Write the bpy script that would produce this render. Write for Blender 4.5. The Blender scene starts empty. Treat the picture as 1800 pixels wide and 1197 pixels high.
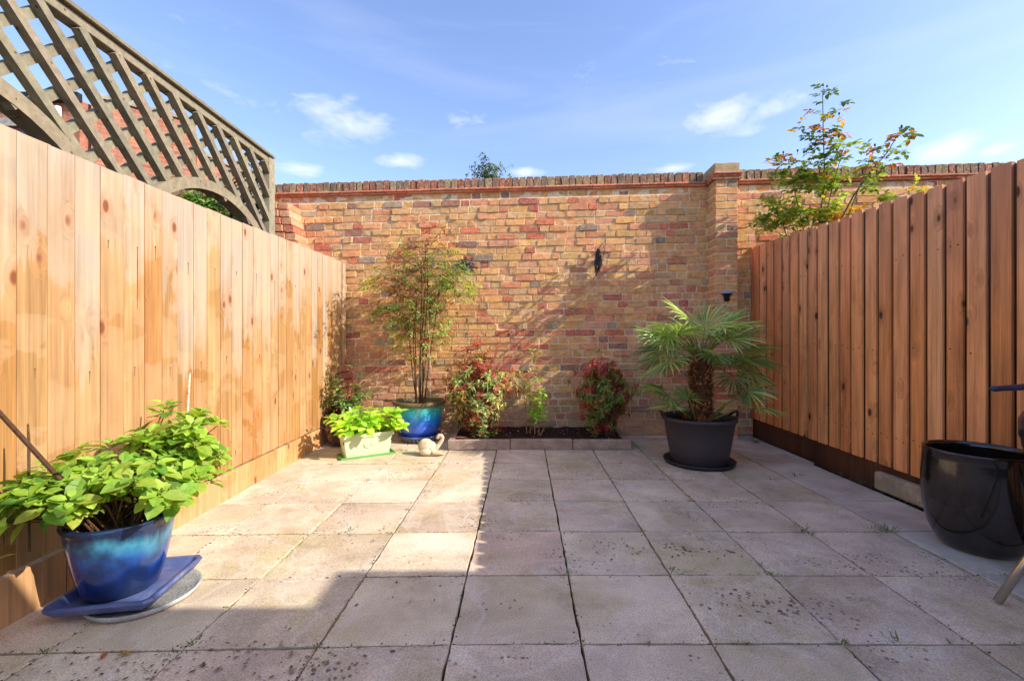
import bpy, math, random
import numpy as np
from mathutils import Vector, Matrix, noise as mnoise
R = math.radians
scene = bpy.context.scene
COL = scene.collection
rng = random.Random(7)

# ------------------------------------------------------------------ camera
cam = bpy.data.cameras.new('camera'); cam_o = bpy.data.objects.new('camera', cam); COL.objects.link(cam_o)
cam.sensor_width = 36.0; cam.lens = 36.0*790/1800; cam.shift_y = -4.5/1800
cam.clip_start = 0.02; cam.clip_end = 2000
cam_o.location = (0, 0, 1.07); cam_o.rotation_euler = (R(90), 0, 0)
scene.camera = cam_o
scene.view_settings.view_transform = 'Standard'; scene.view_settings.look = 'None'
scene.view_settings.gamma = 1.0; scene.view_settings.use_curve_mapping = False
scene.view_settings.exposure = 1.2

# ------------------------------------------------------------------ sun and sky
SUNV = Vector((1, -0.36, 0.70)).normalized()          # towards the sun
sun = bpy.data.lights.new('sun', 'SUN'); sun.energy = 3.0; sun.angle = R(0.3); sun.color = (1.0, 0.94, 0.85)
sun_o = bpy.data.objects.new('sun', sun); COL.objects.link(sun_o)
sun_o.rotation_euler = SUNV.to_track_quat('Z', 'Y').to_euler(); sun_o.location = (6, -2, 8)

world = bpy.data.worlds.new('World'); scene.world = world; world.use_nodes = True
wt = world.node_tree; wn = wt.nodes; wl = wt.links
for n in list(wn): wn.remove(n)
def wmath(op, a, b=None, clamp=False):
    n = wn.new('ShaderNodeMath'); n.operation = op; n.use_clamp = clamp
    for i, v in enumerate((a, b)):
        if v is None: continue
        if isinstance(v, (int, float)): n.inputs[i].default_value = v
        else: wl.new(v, n.inputs[i])
    return n.outputs[0]
wout = wn.new('ShaderNodeOutputWorld'); wbg = wn.new('ShaderNodeBackground'); wbg.inputs['Strength'].default_value = 0.15
sky = wn.new('ShaderNodeTexSky'); sky.sky_type = 'NISHITA'; sky.sun_disc = False
sky.sun_elevation = math.asin(SUNV.z); sky.sun_rotation = math.atan2(SUNV.x, SUNV.y)
sky.air_density = 1.0; sky.dust_density = 1.2; sky.ozone_density = 2.6
tint = wn.new('ShaderNodeMix'); tint.data_type = 'RGBA'; tint.blend_type = 'MULTIPLY'; tint.inputs[0].default_value = 1
wl.new(sky.outputs[0], tint.inputs[6]); tint.inputs[7].default_value = (.97, .91, 1.0, 1)
tc = wn.new('ShaderNodeTexCoord'); wdir = tc.outputs['Generated']
# high thin wisps
mp = wn.new('ShaderNodeMapping'); mp.inputs['Scale'].default_value = (1.3, 1.3, 9); mp.inputs['Rotation'].default_value = (0, R(9), 0); wl.new(wdir, mp.inputs[0])
nz = wn.new('ShaderNodeTexNoise'); nz.inputs['Scale'].default_value = 1.7; nz.inputs['Detail'].default_value = 7; nz.inputs['Distortion'].default_value = .6; wl.new(mp.outputs[0], nz.inputs[0])
wisp = wmath('MULTIPLY', wmath('SUBTRACT', nz.outputs[0], 0.50, True), 1.6, True)
# cumulus puffs: billowy noise inside soft flattened blobs at fixed directions
mp2 = wn.new('ShaderNodeMapping'); mp2.inputs['Scale'].default_value = (1, 1, 2.4); wl.new(wdir, mp2.inputs[0])
nz2 = wn.new('ShaderNodeTexNoise'); nz2.inputs['Scale'].default_value = 11; nz2.inputs['Detail'].default_value = 10; nz2.inputs['Roughness'].default_value = .62; nz2.inputs['Distortion'].default_value = .35; wl.new(mp2.outputs[0], nz2.inputs[0])
tot = None
for (px, py, hw, hh, amp) in [(590,207,120,42,.92),(430,165,190,26,.5),(1270,205,95,34,1.1),(1345,192,75,20,.8),(1670,258,80,30,1.1),(1752,262,48,18,1.0),(530,301,62,16,1.15),
                              (710,286,48,14,1.0),(800,207,70,20,.55),(925,303,40,12,1.0),(1180,298,60,12,1.0),(1260,235,130,22,.6),(1540,262,90,16,.4),(1150,120,330,24,.32),(300,20,300,16,.25)]:
    d = Vector(((px-900)/790, 1, (594-py)/790)); L = d.length; d = d/L
    sub = wn.new('ShaderNodeVectorMath'); sub.operation = 'SUBTRACT'; wl.new(wdir, sub.inputs[0]); sub.inputs[1].default_value = d
    az = math.atan2(d.x, d.y)
    ro = wn.new('ShaderNodeVectorRotate'); ro.rotation_type = 'Z_AXIS'; ro.inputs['Angle'].default_value = az; wl.new(sub.outputs[0], ro.inputs['Vector'])
    sx = (hw/790)/L*abs(math.cos(az)); sz = (hh/790)/L
    sc = wn.new('ShaderNodeVectorMath'); sc.operation = 'MULTIPLY'; wl.new(ro.outputs[0], sc.inputs[0]); sc.inputs[1].default_value = (1/sx, 1.0, 1/sz)
    ln = wn.new('ShaderNodeVectorMath'); ln.operation = 'LENGTH'; wl.new(sc.outputs[0], ln.inputs[0])
    m = wmath('MULTIPLY', wmath('SUBTRACT', 1.25, ln.outputs['Value'], True), amp)
    tot = m if tot is None else wmath('MAXIMUM', tot, m)
puff = wmath('MULTIPLY', wmath('SUBTRACT', wmath('ADD', wmath('MULTIPLY', nz2.outputs[0], 1.9), wmath('MULTIPLY', tot, .80)), 1.30, True), .95, True)
puff = wmath('MULTIPLY', puff, wmath('MINIMUM', wmath('MULTIPLY', tot, 4), 1))
cm = wmath('MINIMUM', wmath('ADD', wmath('MULTIPLY', wisp, .26), puff), .93)
mixc = wn.new('ShaderNodeMix'); mixc.data_type = 'RGBA'; wl.new(cm, mixc.inputs[0]); wl.new(tint.outputs[2], mixc.inputs[6]); mixc.inputs[7].default_value = (3.5, 3.6, 3.9, 1)
wl.new(mixc.outputs[2], wbg.inputs[0]); wl.new(wbg.outputs[0], wout.inputs[0])

# ------------------------------------------------------------------ helpers
def srgb(r, g, b):
    f = lambda c: (c/255)/12.92 if c/255 <= .04045 else ((c/255+.055)/1.055)**2.4
    return (f(r), f(g), f(b))
def jit(c, a=.12, r=rng):
    k = 1+r.uniform(-a, a); return tuple(max(0, v*k*(1+r.uniform(-a, a)*.35)) for v in c)
def mixc3(a, b, t): return tuple(x+(y-x)*t for x, y in zip(a, b))

class MB:
    def __init__(s): s.v = []; s.f = []; s.c = []; s.r = []
    def add(s, vs, fs, col=(1,1,1), rnd=(0,0,0)):
        b = len(s.v); s.v.extend([tuple(p) for p in vs])
        for f in fs: s.f.append(tuple(i+b for i in f)); s.c.append(col); s.r.append(rnd)
    def box(s, x0, x1, y0, y1, z0, z1, col=(1,1,1), rnd=(0,0,0), T=None, bev=0):
        if bev:
            b = bev; vs = []; 
            for z, i in ((z0, b), (z0+b, 0), (z1-b, 0), (z1, b)):
                vs += [(x0+i, y0+i, z), (x1-i, y0+i, z), (x1-i, y1-i, z), (x0+i, y1-i, z)]
            # corner chamfer: 8-gon rings
            vs = []
            for z, i in ((z0, b), (z0+b, 0), (z1-b, 0), (z1, b)):
                X0, X1, Y0, Y1 = x0+i, x1-i, y0+i, y1-i
                vs += [(X0+b, Y0, z), (X1-b, Y0, z), (X1, Y0+b, z), (X1, Y1-b, z), (X1-b, Y1, z), (X0+b, Y1, z), (X0, Y1-b, z), (X0, Y0+b, z)]
            fs = [tuple(range(7, -1, -1)), tuple(range(24, 32))]
            for k in range(3):
                for j in range(8): fs.append((k*8+j, k*8+(j+1) % 8, k*8+8+(j+1) % 8, k*8+8+j))
        else:
            vs = [(x0,y0,z0),(x1,y0,z0),(x1,y1,z0),(x0,y1,z0),(x0,y0,z1),(x1,y0,z1),(x1,y1,z1),(x0,y1,z1)]
            fs = [(3,2,1,0),(4,5,6,7),(0,1,5,4),(1,2,6,5),(2,3,7,6),(3,0,4,7)]
        if T: vs = [T(*p) for p in vs]
        s.add(vs, fs, col, rnd)
    def tube(s, pts, rad, n=7, col=(1,1,1), caps=True):
        pts = [Vector(p) for p in pts]; m = len(pts)
        if not hasattr(rad, '__len__'): rad = [rad]*m
        vs = []; up = None
        for i, p in enumerate(pts):
            d = (pts[min(i+1, m-1)]-pts[max(i-1, 0)]).normalized()
            if up is None: up = d.orthogonal().normalized()
            up = (up-d*up.dot(d)).normalized() if (up-d*up.dot(d)).length > 1e-5 else d.orthogonal().normalized()
            w = d.cross(up)
            for k in range(n):
                a = 2*math.pi*k/n; vs.append(p+(up*math.cos(a)+w*math.sin(a))*rad[i])
        fs = []
        for i in range(m-1):
            for k in range(n): fs.append((i*n+k, i*n+(k+1) % n, (i+1)*n+(k+1) % n, (i+1)*n+k))
        if caps: fs += [tuple(range(n-1, -1, -1)), tuple((m-1)*n+k for k in range(n))]
        s.add(vs, fs, col)
    def lathe(s, c, prof, n=48, col=(1,1,1), T=None):
        vs = []
        for (r, z) in prof:
            for k in range(n):
                a = 2*math.pi*k/n; vs.append((c[0]+r*math.cos(a), c[1]+r*math.sin(a), c[2]+z))
        fs = []
        for i in range(len(prof)-1):
            for k in range(n): fs.append((i*n+k, i*n+(k+1) % n, (i+1)*n+(k+1) % n, (i+1)*n+k))
        if prof[0][0] > 1e-4: fs.append(tuple(range(n-1, -1, -1)))
        if T: vs = [T(*p) for p in vs]
        s.add(vs, fs, col)
    def sphere(s, c, r, n=12, m=8, col=(1,1,1), M=None):
        vs = [Vector((0,0,-1))]; fs = []
        for i in range(1, m):
            t = -math.pi/2+math.pi*i/m
            for k in range(n):
                a = 2*math.pi*k/n; vs.append(Vector((math.cos(t)*math.cos(a), math.cos(t)*math.sin(a), math.sin(t))))
        vs.append(Vector((0,0,1)))
        for k in range(n): fs.append((0, 1+(k+1) % n, 1+k))
        for i in range(m-2):
            for k in range(n): fs.append((1+i*n+k, 1+i*n+(k+1) % n, 1+(i+1)*n+(k+1) % n, 1+(i+1)*n+k))
        e = len(vs)-1
        for k in range(n): fs.append((1+(m-2)*n+k, 1+(m-2)*n+(k+1) % n, e))
        rr = Vector(r if hasattr(r, '__len__') else (r, r, r))
        out = []
        for v in vs:
            p = Vector((v.x*rr.x, v.y*rr.y, v.z*rr.z))
            if M: p = M @ p
            out.append(p+Vector(c))
        s.add(out, fs, col)
    def leaf(s, p, d, up, L, W, col, droop=.25, fold=.15, prof=((.0,.08),(.22,.8),(.5,1.0),(.8,.6))):
        """ovate leaf folded on its midrib and bending down along its length"""
        p = Vector(p); d = d.normalized(); side = d.cross(up)
        if side.length < 1e-4: side = d.orthogonal()
        side.normalize(); nrm = side.cross(d).normalized()
        vs = []; k = len(prof)
        for (t, w) in prof:
            c = p+d*(L*t)-nrm*(droop*L*t*t)
            vs += [c-nrm*0.0, c-side*(W*w*.5)+nrm*(fold*W*w), c+side*(W*w*.5)+nrm*(fold*W*w)]
        vs.append(p+d*L-nrm*(droop*L)); tip = len(vs)-1
        fs = []
        for i in range(k-1):
            a = i*3; b = a+3; fs += [(a, a+1, b+1, b), (a, b, b+2, a+2)]
        a = (k-1)*3; fs += [(a, a+1, tip), (a, tip, a+2)]
        s.add(vs, fs, col)
    def lance(s, p, d, up, L, W, col, droop=.2):
        p = Vector(p); d = d.normalized(); side = d.cross(up)
        if side.length < 1e-4: side = d.orthogonal()
        side.normalize(); nrm = side.cross(d).normalized()
        m = p+d*(L*.45)-nrm*(droop*L*.12); t = p+d*L-nrm*(droop*L)
        s.add([p, m-side*(W*.5)+nrm*(W*.12), m+side*(W*.5)+nrm*(W*.12), t, m], [(0,1,4),(0,4,2),(1,3,4),(4,3,2)], col)
    def build(s, name, mat, parent=None, loc=None, smooth=False, **tags):
        o3 = Vector(parent.location) if parent else Vector(loc if loc else (0,0,0))
        if parent and parent.parent: o3 = o3+Vector(parent.parent.location)
        me = bpy.data.meshes.new(name)
        V = np.array(s.v, dtype=np.float64)-np.array(o3)
        me.from_pydata(V.tolist(), [], s.f); me.update()
        lt = np.empty(len(me.polygons), dtype=np.int32); me.polygons.foreach_get('loop_total', lt)
        C = np.repeat(np.array(s.c, dtype=np.float32), lt, axis=0); C = np.concatenate([C, np.ones((len(C), 1), np.float32)], 1)
        a = me.attributes.new('Col', 'FLOAT_COLOR', 'CORNER'); a.data.foreach_set('color', C.ravel())
        if any(r != (0,0,0) for r in s.r[:50]):
            a = me.attributes.new('rnd', 'FLOAT_VECTOR', 'CORNER'); a.data.foreach_set('vector', np.repeat(np.array(s.r, dtype=np.float32), lt, axis=0).ravel())
        if smooth: me.polygons.foreach_set('use_smooth', [True]*len(me.polygons))
        me.materials.append(mat)
        o = bpy.data.objects.new(name, me); COL.objects.link(o)
        if parent: o.parent = parent
        else: o.location = o3
        for k, v in tags.items(): o[k] = v
        return o
def thing(name, label, cat, loc=(0,0,0), group=None):
    o = bpy.data.objects.new(name, None); COL.objects.link(o); o.location = loc; o.empty_display_size = .1
    o['label'] = label; o['category'] = cat
    if group: o['group'] = group
    return o
def rough_sides(o, ang=35):
    me = o.data
    me.polygons.foreach_set('use_smooth', [True]*len(me.polygons))
    try: me.set_sharp_from_angle(angle=R(ang))
    except Exception: pass

# ------------------------------------------------------------------ materials
class NT:
    def __init__(s, name):
        s.m = bpy.data.materials.new(name); s.m.use_nodes = True; s.t = s.m.node_tree; s.n = s.t.nodes; s.l = s.t.links
        s.b = s.n['Principled BSDF']; s.out = s.n['Material Output']
    def put(s, sock, v):
        if hasattr(v, 'is_linked') or hasattr(v, 'links'): s.l.new(v, sock)
        elif hasattr(v, '__len__') and len(v) == 3 and sock.type == 'RGBA': sock.default_value = (*v, 1)
        else: sock.default_value = v
    def math(s, op, a, b=0.0, clamp=False):
        n = s.n.new('ShaderNodeMath'); n.operation = op; n.use_clamp = clamp; s.put(n.inputs[0], a); s.put(n.inputs[1], b); return n.outputs[0]
    def vmath(s, op, a, b=(0,0,0)):
        n = s.n.new('ShaderNodeVectorMath'); n.operation = op; s.put(n.inputs[0], a); s.put(n.inputs[1], b); return n.outputs[0]
    def mix(s, f, a, b, mode='MIX'):
        n = s.n.new('ShaderNodeMix'); n.data_type = 'RGBA'; n.blend_type = mode; n.clamp_factor = True
        s.put(n.inputs[0], f); s.put(n.inputs[6], a); s.put(n.inputs[7], b); return n.outputs[2]
    def attr(s, name, out='Color'):
        n = s.n.new('ShaderNodeAttribute'); n.attribute_name = name; return n.outputs[out]
    def obj(s): return s.n.new('ShaderNodeTexCoord').outputs['Object']
    def map(s, v, sc, loc=(0,0,0)):
        n = s.n.new('ShaderNodeMapping'); s.l.new(v, n.inputs[0]); n.inputs['Scale'].default_value = sc; n.inputs['Location'].default_value = loc; return n.outputs[0]
    def noise(s, v, scale, detail=4, rough=.55, dist=0):
        n = s.n.new('ShaderNodeTexNoise'); s.l.new(v, n.inputs[0]); n.inputs['Scale'].default_value = scale; n.inputs['Detail'].default_value = detail
        n.inputs['Roughness'].default_value = rough; n.inputs['Distortion'].default_value = dist; return n.outputs[0]
    def vor(s, v, scale, feat='F1', rand=1):
        n = s.n.new('ShaderNodeTexVoronoi'); s.l.new(v, n.inputs[0]); n.inputs['Scale'].default_value = scale; n.feature = feat; n.inputs['Randomness'].default_value = rand; return n
    def ramp(s, f, stops):
        n = s.n.new('ShaderNodeValToRGB'); s.put(n.inputs[0], f); e = n.color_ramp.elements
        for i, (p, c) in enumerate(stops):
            if i > 1: e.new(p)
        for i, (p, c) in enumerate(stops):
            e[i].position = p; e[i].color = (c, c, c, 1) if not hasattr(c, '__len__') else (*c, 1)
        return n.outputs[0]
    def bump(s, h, strength=.5, dist=.01):
        n = s.n.new('ShaderNodeBump'); n.inputs['Strength'].default_value = strength; n.inputs['Distance'].default_value = dist; s.l.new(h, n.inputs['Height'])
        s.l.new(n.outputs[0], s.b.inputs['Normal']); return n
    def fin(s, col, rough=.8, spec=.3, **kw):
        s.put(s.b.inputs['Base Color'], col); s.put(s.b.inputs['Roughness'], rough); s.put(s.b.inputs['Specular IOR Level'], spec)
        for k, v in kw.items(): s.put(s.b.inputs[k.replace('_', ' ')], v)
        return s.m

def leaf_mat(name, trans=.35, rough=.42, var=.35, veins=0):
    t = NT(name); c = t.attr('Col'); o = t.obj()
    n = t.noise(o, 55, 3); k = t.ramp(n, [(.3, (1-var)*1.35), (.7, (1+var*.5)*1.35)])
    col = t.mix(1.0, c, k, 'MULTIPLY')
    t.fin(col, rough, .4)
    tr = t.n.new('ShaderNodeBsdfTranslucent'); tc_ = t.mix(1.0, col, (1.6, 1.5, .5), 'MULTIPLY'); t.l.new(tc_, tr.inputs[0])
    mx = t.n.new('ShaderNodeMixShader'); mx.inputs[0].default_value = trans
    t.l.new(t.b.outputs[0], mx.inputs[1]); t.l.new(tr.outputs[0], mx.inputs[2]); t.l.new(mx.outputs[0], t.out.inputs[0])
    t.bump(n, .3, .004)
    return t.m
M_leaf = leaf_mat('leaf'); M_leaf2 = leaf_mat('soft_leaf', .42, .5, .22)
M_palm = leaf_mat('palm_leaf', .22, .33, .15)

def simple(name, rough=.7, spec=.3, var=.25, sc=30, bump=.2, bsc=80, **kw):
    t = NT(name); o = t.obj(); n = t.noise(o, sc, 5); k = t.ramp(n, [(.3, 1-var), (.7, 1+var)])
    col = t.mix(1.0, t.attr('Col'), k, 'MULTIPLY'); t.bump(t.noise(o, bsc, 4), bump, .004)
    return t.fin(col, rough, spec, **kw)
M_stem = simple('bark', .85, .2, .4, 60, .5, 150)
M_soil = simple('soil', .95, .1, .6, 40, 1.0, 60)
M_plain = simple('weathered_paint', .6, .3, .12, 12, .1, 60)
M_plastic = simple('matt_plastic', .48, .35, .08, 6, .06, 200)
M_metal = simple('brushed_steel', .28, .5, .06, 20, .05, 200, Metallic=1.0)
M_dark = simple('dark_enamel', .3, .5, .1, 10, .02, 40)

def brick_mat(name):
    t = NT(name); o = t.obj(); c = t.attr('Col'); r = t.attr('rnd', 'Vector')
    v = t.vmath('ADD', o, r)
    n1 = t.noise(v, 16, 6, .65); n2 = t.noise(v, 130, 3, .6)
    col = t.mix(1.0, c, t.ramp(n1, [(.25, .80), (.75, 1.75)]), 'MULTIPLY')
    col = t.mix(t.math('MULTIPLY', t.ramp(t.noise(v, 45, 4), [(.52, 0.0), (.66, 1.0)]), .5), col, srgb(205, 184, 148))
    col = t.mix(t.math('MULTIPLY', t.ramp(t.noise(v, 38, 3), [(.62, 0.0), (.72, 1.0)]), .55), col, srgb(70, 55, 42))
    # damp and lime bloom low on the wall
    sp = t.n.new('ShaderNodeSeparateXYZ'); t.l.new(o, sp.inputs[0])
    low = t.math('MULTIPLY', t.ramp(sp.outputs[2], [(.0, .5), (.95, 0.0)]), t.ramp(t.noise(o, 2.3, 4), [(.35, .2), (.65, 1.0)]))
    col = t.mix(low, col, srgb(190, 158, 138))
    soot = t.math('MULTIPLY', t.ramp(t.noise(o, 1.7, 6, .7), [(.52, 0.0), (.70, 1.0)]), .16)
    col = t.mix(soot, col, srgb(112, 88, 64))
    t.bump(t.math('ADD', n1, t.math('MULTIPLY', n2, .8)), .8, .010)
    return t.fin(col, .92, .15)
M_brick = brick_mat('stock_brick')
def mortar_mat():
    t = NT('sandy_mortar'); o = t.obj(); n1 = t.noise(o, 5, 5); n2 = t.noise(o, 90, 4)
    col = t.mix(n1, srgb(222, 198, 154), srgb(238, 220, 184)); col = t.mix(1.0, col, t.ramp(n2, [(.3, .7), (.7, 1.15)]), 'MULTIPLY')
    t.bump(n2, .8, .008); return t.fin(col, .95, .1)
M_mortar = mortar_mat()

def wood_mat(name, kind):
    t = NT(name); o = t.obj(); r = t.attr('rnd', 'Vector'); c = t.attr('Col')
    sr = t.n.new('ShaderNodeSeparateXYZ'); t.l.new(r, sr.inputs[0])
    so = t.n.new('ShaderNodeSeparateXYZ'); t.l.new(o, so.inputs[0])
    off = t.vmath('SCALE', r); off.node.inputs['Scale'].default_value = 7.3
    base = t.vmath('ADD', o, off)
    kv = t.map(base, (0.0, 8.5, 4.6) if kind != 'flat' else (6, 6, 6))
    vo = t.vor(kv, 1.0); kd = vo.outputs['Distance']
    kc = t.n.new('ShaderNodeSeparateColor'); t.l.new(vo.outputs['Color'], kc.inputs[0])
    keep = t.math('GREATER_THAN', kc.outputs[0], .52)
    knot = t.math('MULTIPLY', t.ramp(kd, [(.10, 1.0), (.17, 0.0)]), keep)
    halo = t.math('MULTIPLY', t.ramp(kd, [(.10, 1.0), (.42, 0.0)]), keep)
    gv = t.map(base, (34, 34, 1.1)); gd = t.vmath('ADD', gv, t.vmath('MULTIPLY', t.n.new('ShaderNodeCombineXYZ').outputs[0], (1,1,1)))
    comb = t.n.new('ShaderNodeCombineXYZ'); hm = t.math('MULTIPLY', halo, 2.2); t.l.new(hm, comb.inputs[0]); t.l.new(hm, comb.inputs[1])
    gv2 = t.vmath('ADD', gv, comb.outputs[0])
    g1 = t.noise(gv2, 1.0, 5, .6, .5); g2 = t.noise(t.map(base, (150, 150, 2.2)), 1.0, 4)
    blot = t.noise(t.map(base, (3, 5, 1.6)), 1.0, 4, .6, .8)
    col = t.mix(1.0, c, t.ramp(g1, [(.28, .68), (.72, 1.25)]), 'MULTIPLY')
    col = t.mix(1.0, col, t.ramp(g2, [(.3, .80), (.7, 1.12)]), 'MULTIPLY')
    if kind == 'sunny':
        col = t.mix(1.0, col, t.ramp(blot, [(.3, (.86, .78, .68)), (.7, (1.1, 1.12, 1.16))]), 'MULTIPLY')
        h = t.math('ADD', so.outputs[2], t.math('MULTIPLY', t.math('SUBTRACT', blot, .5), 1.1))
        h = t.math('ADD', h, t.math('MULTIPLY', t.math('SUBTRACT', g1, .5), .5))
        bl = t.ramp(t.math('SUBTRACT', h, t.math('MULTIPLY', sr.outputs[1], 1.0)), [(.0, 0.0), (.03, .45), (.45, 1.0)])
        col = t.mix(t.math('MULTIPLY', bl, .8), col, t.mix(g1, srgb(146, 134, 116), srgb(192, 180, 160)))
        pale = t.math('MULTIPLY', t.ramp(t.noise(t.map(base, (.3, 1.6, 3.2)), 1.0, 4, .55, .25), [(.48, 0.0), (.50, .7), (.62, 1.0)]), .34)
        col = t.mix(pale, col, t.mix(g1, srgb(178, 142, 100), srgb(212, 182, 142)))
    elif kind == 'shady':
        col = t.mix(1.0, col, t.ramp(blot, [(.3, .78), (.7, 1.3)]), 'MULTIPLY')
        grey = t.math('MULTIPLY', t.ramp(t.math('ADD', so.outputs[2], t.math('MULTIPLY', t.math('SUBTRACT', g1, .5), 1.4)), [(1.15/2.2, 0.0), (1.0, 1.0)]), .5)
        h2 = t.math('DIVIDE', t.math('ADD', so.outputs[2], t.math('MULTIPLY', t.math('SUBTRACT', g1, .5), 1.4)), 2.2)
        grey = t.math('MULTIPLY', t.ramp(h2, [(.5, 0.0), (1.0, 1.0)]), .32)  # tint growing with height imitates sky light on the board tops
        col = t.mix(grey, col, srgb(186, 156, 146))
    col = t.mix(t.math('MULTIPLY', halo, .35), col, srgb(168, 104, 58) if kind == 'sunny' else srgb(98, 56, 36))
    col = t.mix(t.math('MULTIPLY', knot, .85), col, srgb(122, 62, 34) if kind == 'sunny' else srgb(52, 26, 20))
    t.bump(t.math('ADD', g1, t.math('MULTIPLY', knot, -.5)), .35, .004)
    return t.fin(col, .72, .25)
M_wood_l = wood_mat('fresh_cedar_board', 'sunny'); M_wood_r = wood_mat('brown_cedar_board', 'shady')
def grey_wood():
    t = NT('weathered_trellis_timber'); o = t.obj(); r = t.attr('rnd', 'Vector')
    n = t.noise(o, 28, 6, .65); b = t.noise(o, 3.5, 4)
    col = t.mix(b, srgb(122, 114, 94), srgb(154, 142, 118)); col = t.mix(1.0, col, t.ramp(n, [(.25, .7), (.75, 1.2)]), 'MULTIPLY')
    col = t.mix(1.0, col, t.attr('Col'), 'MULTIPLY')
    k = t.vor(o, 14); col = t.mix(t.ramp(k.outputs['Distance'], [(.05, .8), (.12, 0.0)]), col, srgb(60, 48, 36))
    t.bump(n, .4, .004); return t.fin(col, .85, .15)
M_grey = grey_wood()

def paving_mat(name, smooth=False):
    t = NT(name); o = t.obj(); r = t.attr('rnd', 'Vector'); c = t.attr('Col')
    off = t.vmath('SCALE', r); off.node.inputs['Scale'].default_value = 5.1
    v = t.vmath('ADD', o, off)
    grit = t.noise(o, 210, 3, .7); grit2 = t.vor(o, 260)
    big = t.noise(v, 2.6, 5, .6); mid = t.noise(o, 7, 6, .65)
    col = t.mix(1.0, c, t.ramp(big, [(.3, (.74, .70, .66)), (.7, (1.16, 1.16, 1.12))]), 'MULTIPLY')
    # yellow-green algae bloom and greyer worn bands
    alg = t.math('MULTIPLY', t.ramp(t.noise(o, 1.5, 5, .6, .4), [(.46, 0.0), (.62, 1.0)]), t.ramp(mid, [(.35, .25), (.65, 1.0)]))
    col = t.mix(t.math('MULTIPLY', alg, .10 if smooth else .62), col, srgb(182, 164, 104))
    damp = t.ramp(t.noise(v, 1.9, 5, .65, .8), [(.48, 0.0), (.60, 1.0)])
    col = t.mix(t.math('MULTIPLY', damp, .28), col, srgb(150, 130, 116))
    wipe = t.ramp(t.noise(o, 1.15, 3, .5, 2.2), [(.47, 0.0), (.5, 1.0), (.53, 0.0)])
    col = t.mix(t.math('MULTIPLY', wipe, .38), col, srgb(225, 212, 196))
    col = t.mix(1.0, col, t.ramp(grit, [(.25, .50), (.75, 1.38)] if not smooth else [(.25, .88), (.75, 1.08)]), 'MULTIPLY')
    col = t.mix(t.ramp(grit2.outputs['Distance'], [(.05, .35), (.2, 0.0)]), col, srgb(92, 82, 74))
    # lichen spots in patches
    sp = t.vor(t.map(o, (1, 1.0, 1)), 46); spm = t.ramp(sp.outputs['Distance'], [(.22, 1.0), (.36, 0.0)])
    sc = t.n.new('ShaderNodeSeparateColor'); t.l.new(sp.outputs['Color'], sc.inputs[0])
    patch = t.ramp(t.noise(o, 2.6, 3, .6), [(.56, 0.0), (.60, 1.0)])
    spots = t.math('MULTIPLY', t.math('MULTIPLY', spm, t.math('GREATER_THAN', sc.outputs[0], .35)), patch)
    col = t.mix(t.math('MULTIPLY', spots, .75 if not smooth else .2), col, srgb(84, 68, 58))
    # dirt washed along the joints (edge weight in rnd is unused here; broad noise only)
    dirt = t.math('MULTIPLY', t.ramp(t.noise(o, 3.1, 6, .75), [(.54, 0.0), (.70, 1.0)]), .42)
    col = t.mix(dirt, col, srgb(138, 118, 96))
    t.bump(t.math('ADD', grit, t.math('MULTIPLY', grit2.outputs['Distance'], .6)), .35 if not smooth else .12, .004)
    return t.fin(col, .9 if not smooth else .55, .2)
M_slab = paving_mat('textured_slab'); M_slab_s = paving_mat('smooth_slab', True)

def conc_mat():
    t = NT('old_concrete'); o = t.obj(); n = t.noise(o, 9, 6, .7); g = t.noise(o, 130, 3)
    col = t.mix(1.0, t.attr('Col'), t.ramp(n, [(.3, .6), (.7, 1.25)]), 'MULTIPLY'); col = t.mix(1.0, col, t.ramp(g, [(.3, .75), (.7, 1.2)]), 'MULTIPLY')
    t.bump(t.math('ADD', n, g), .6, .006); return t.fin(col, .93, .15)
M_conc = conc_mat()

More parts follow.
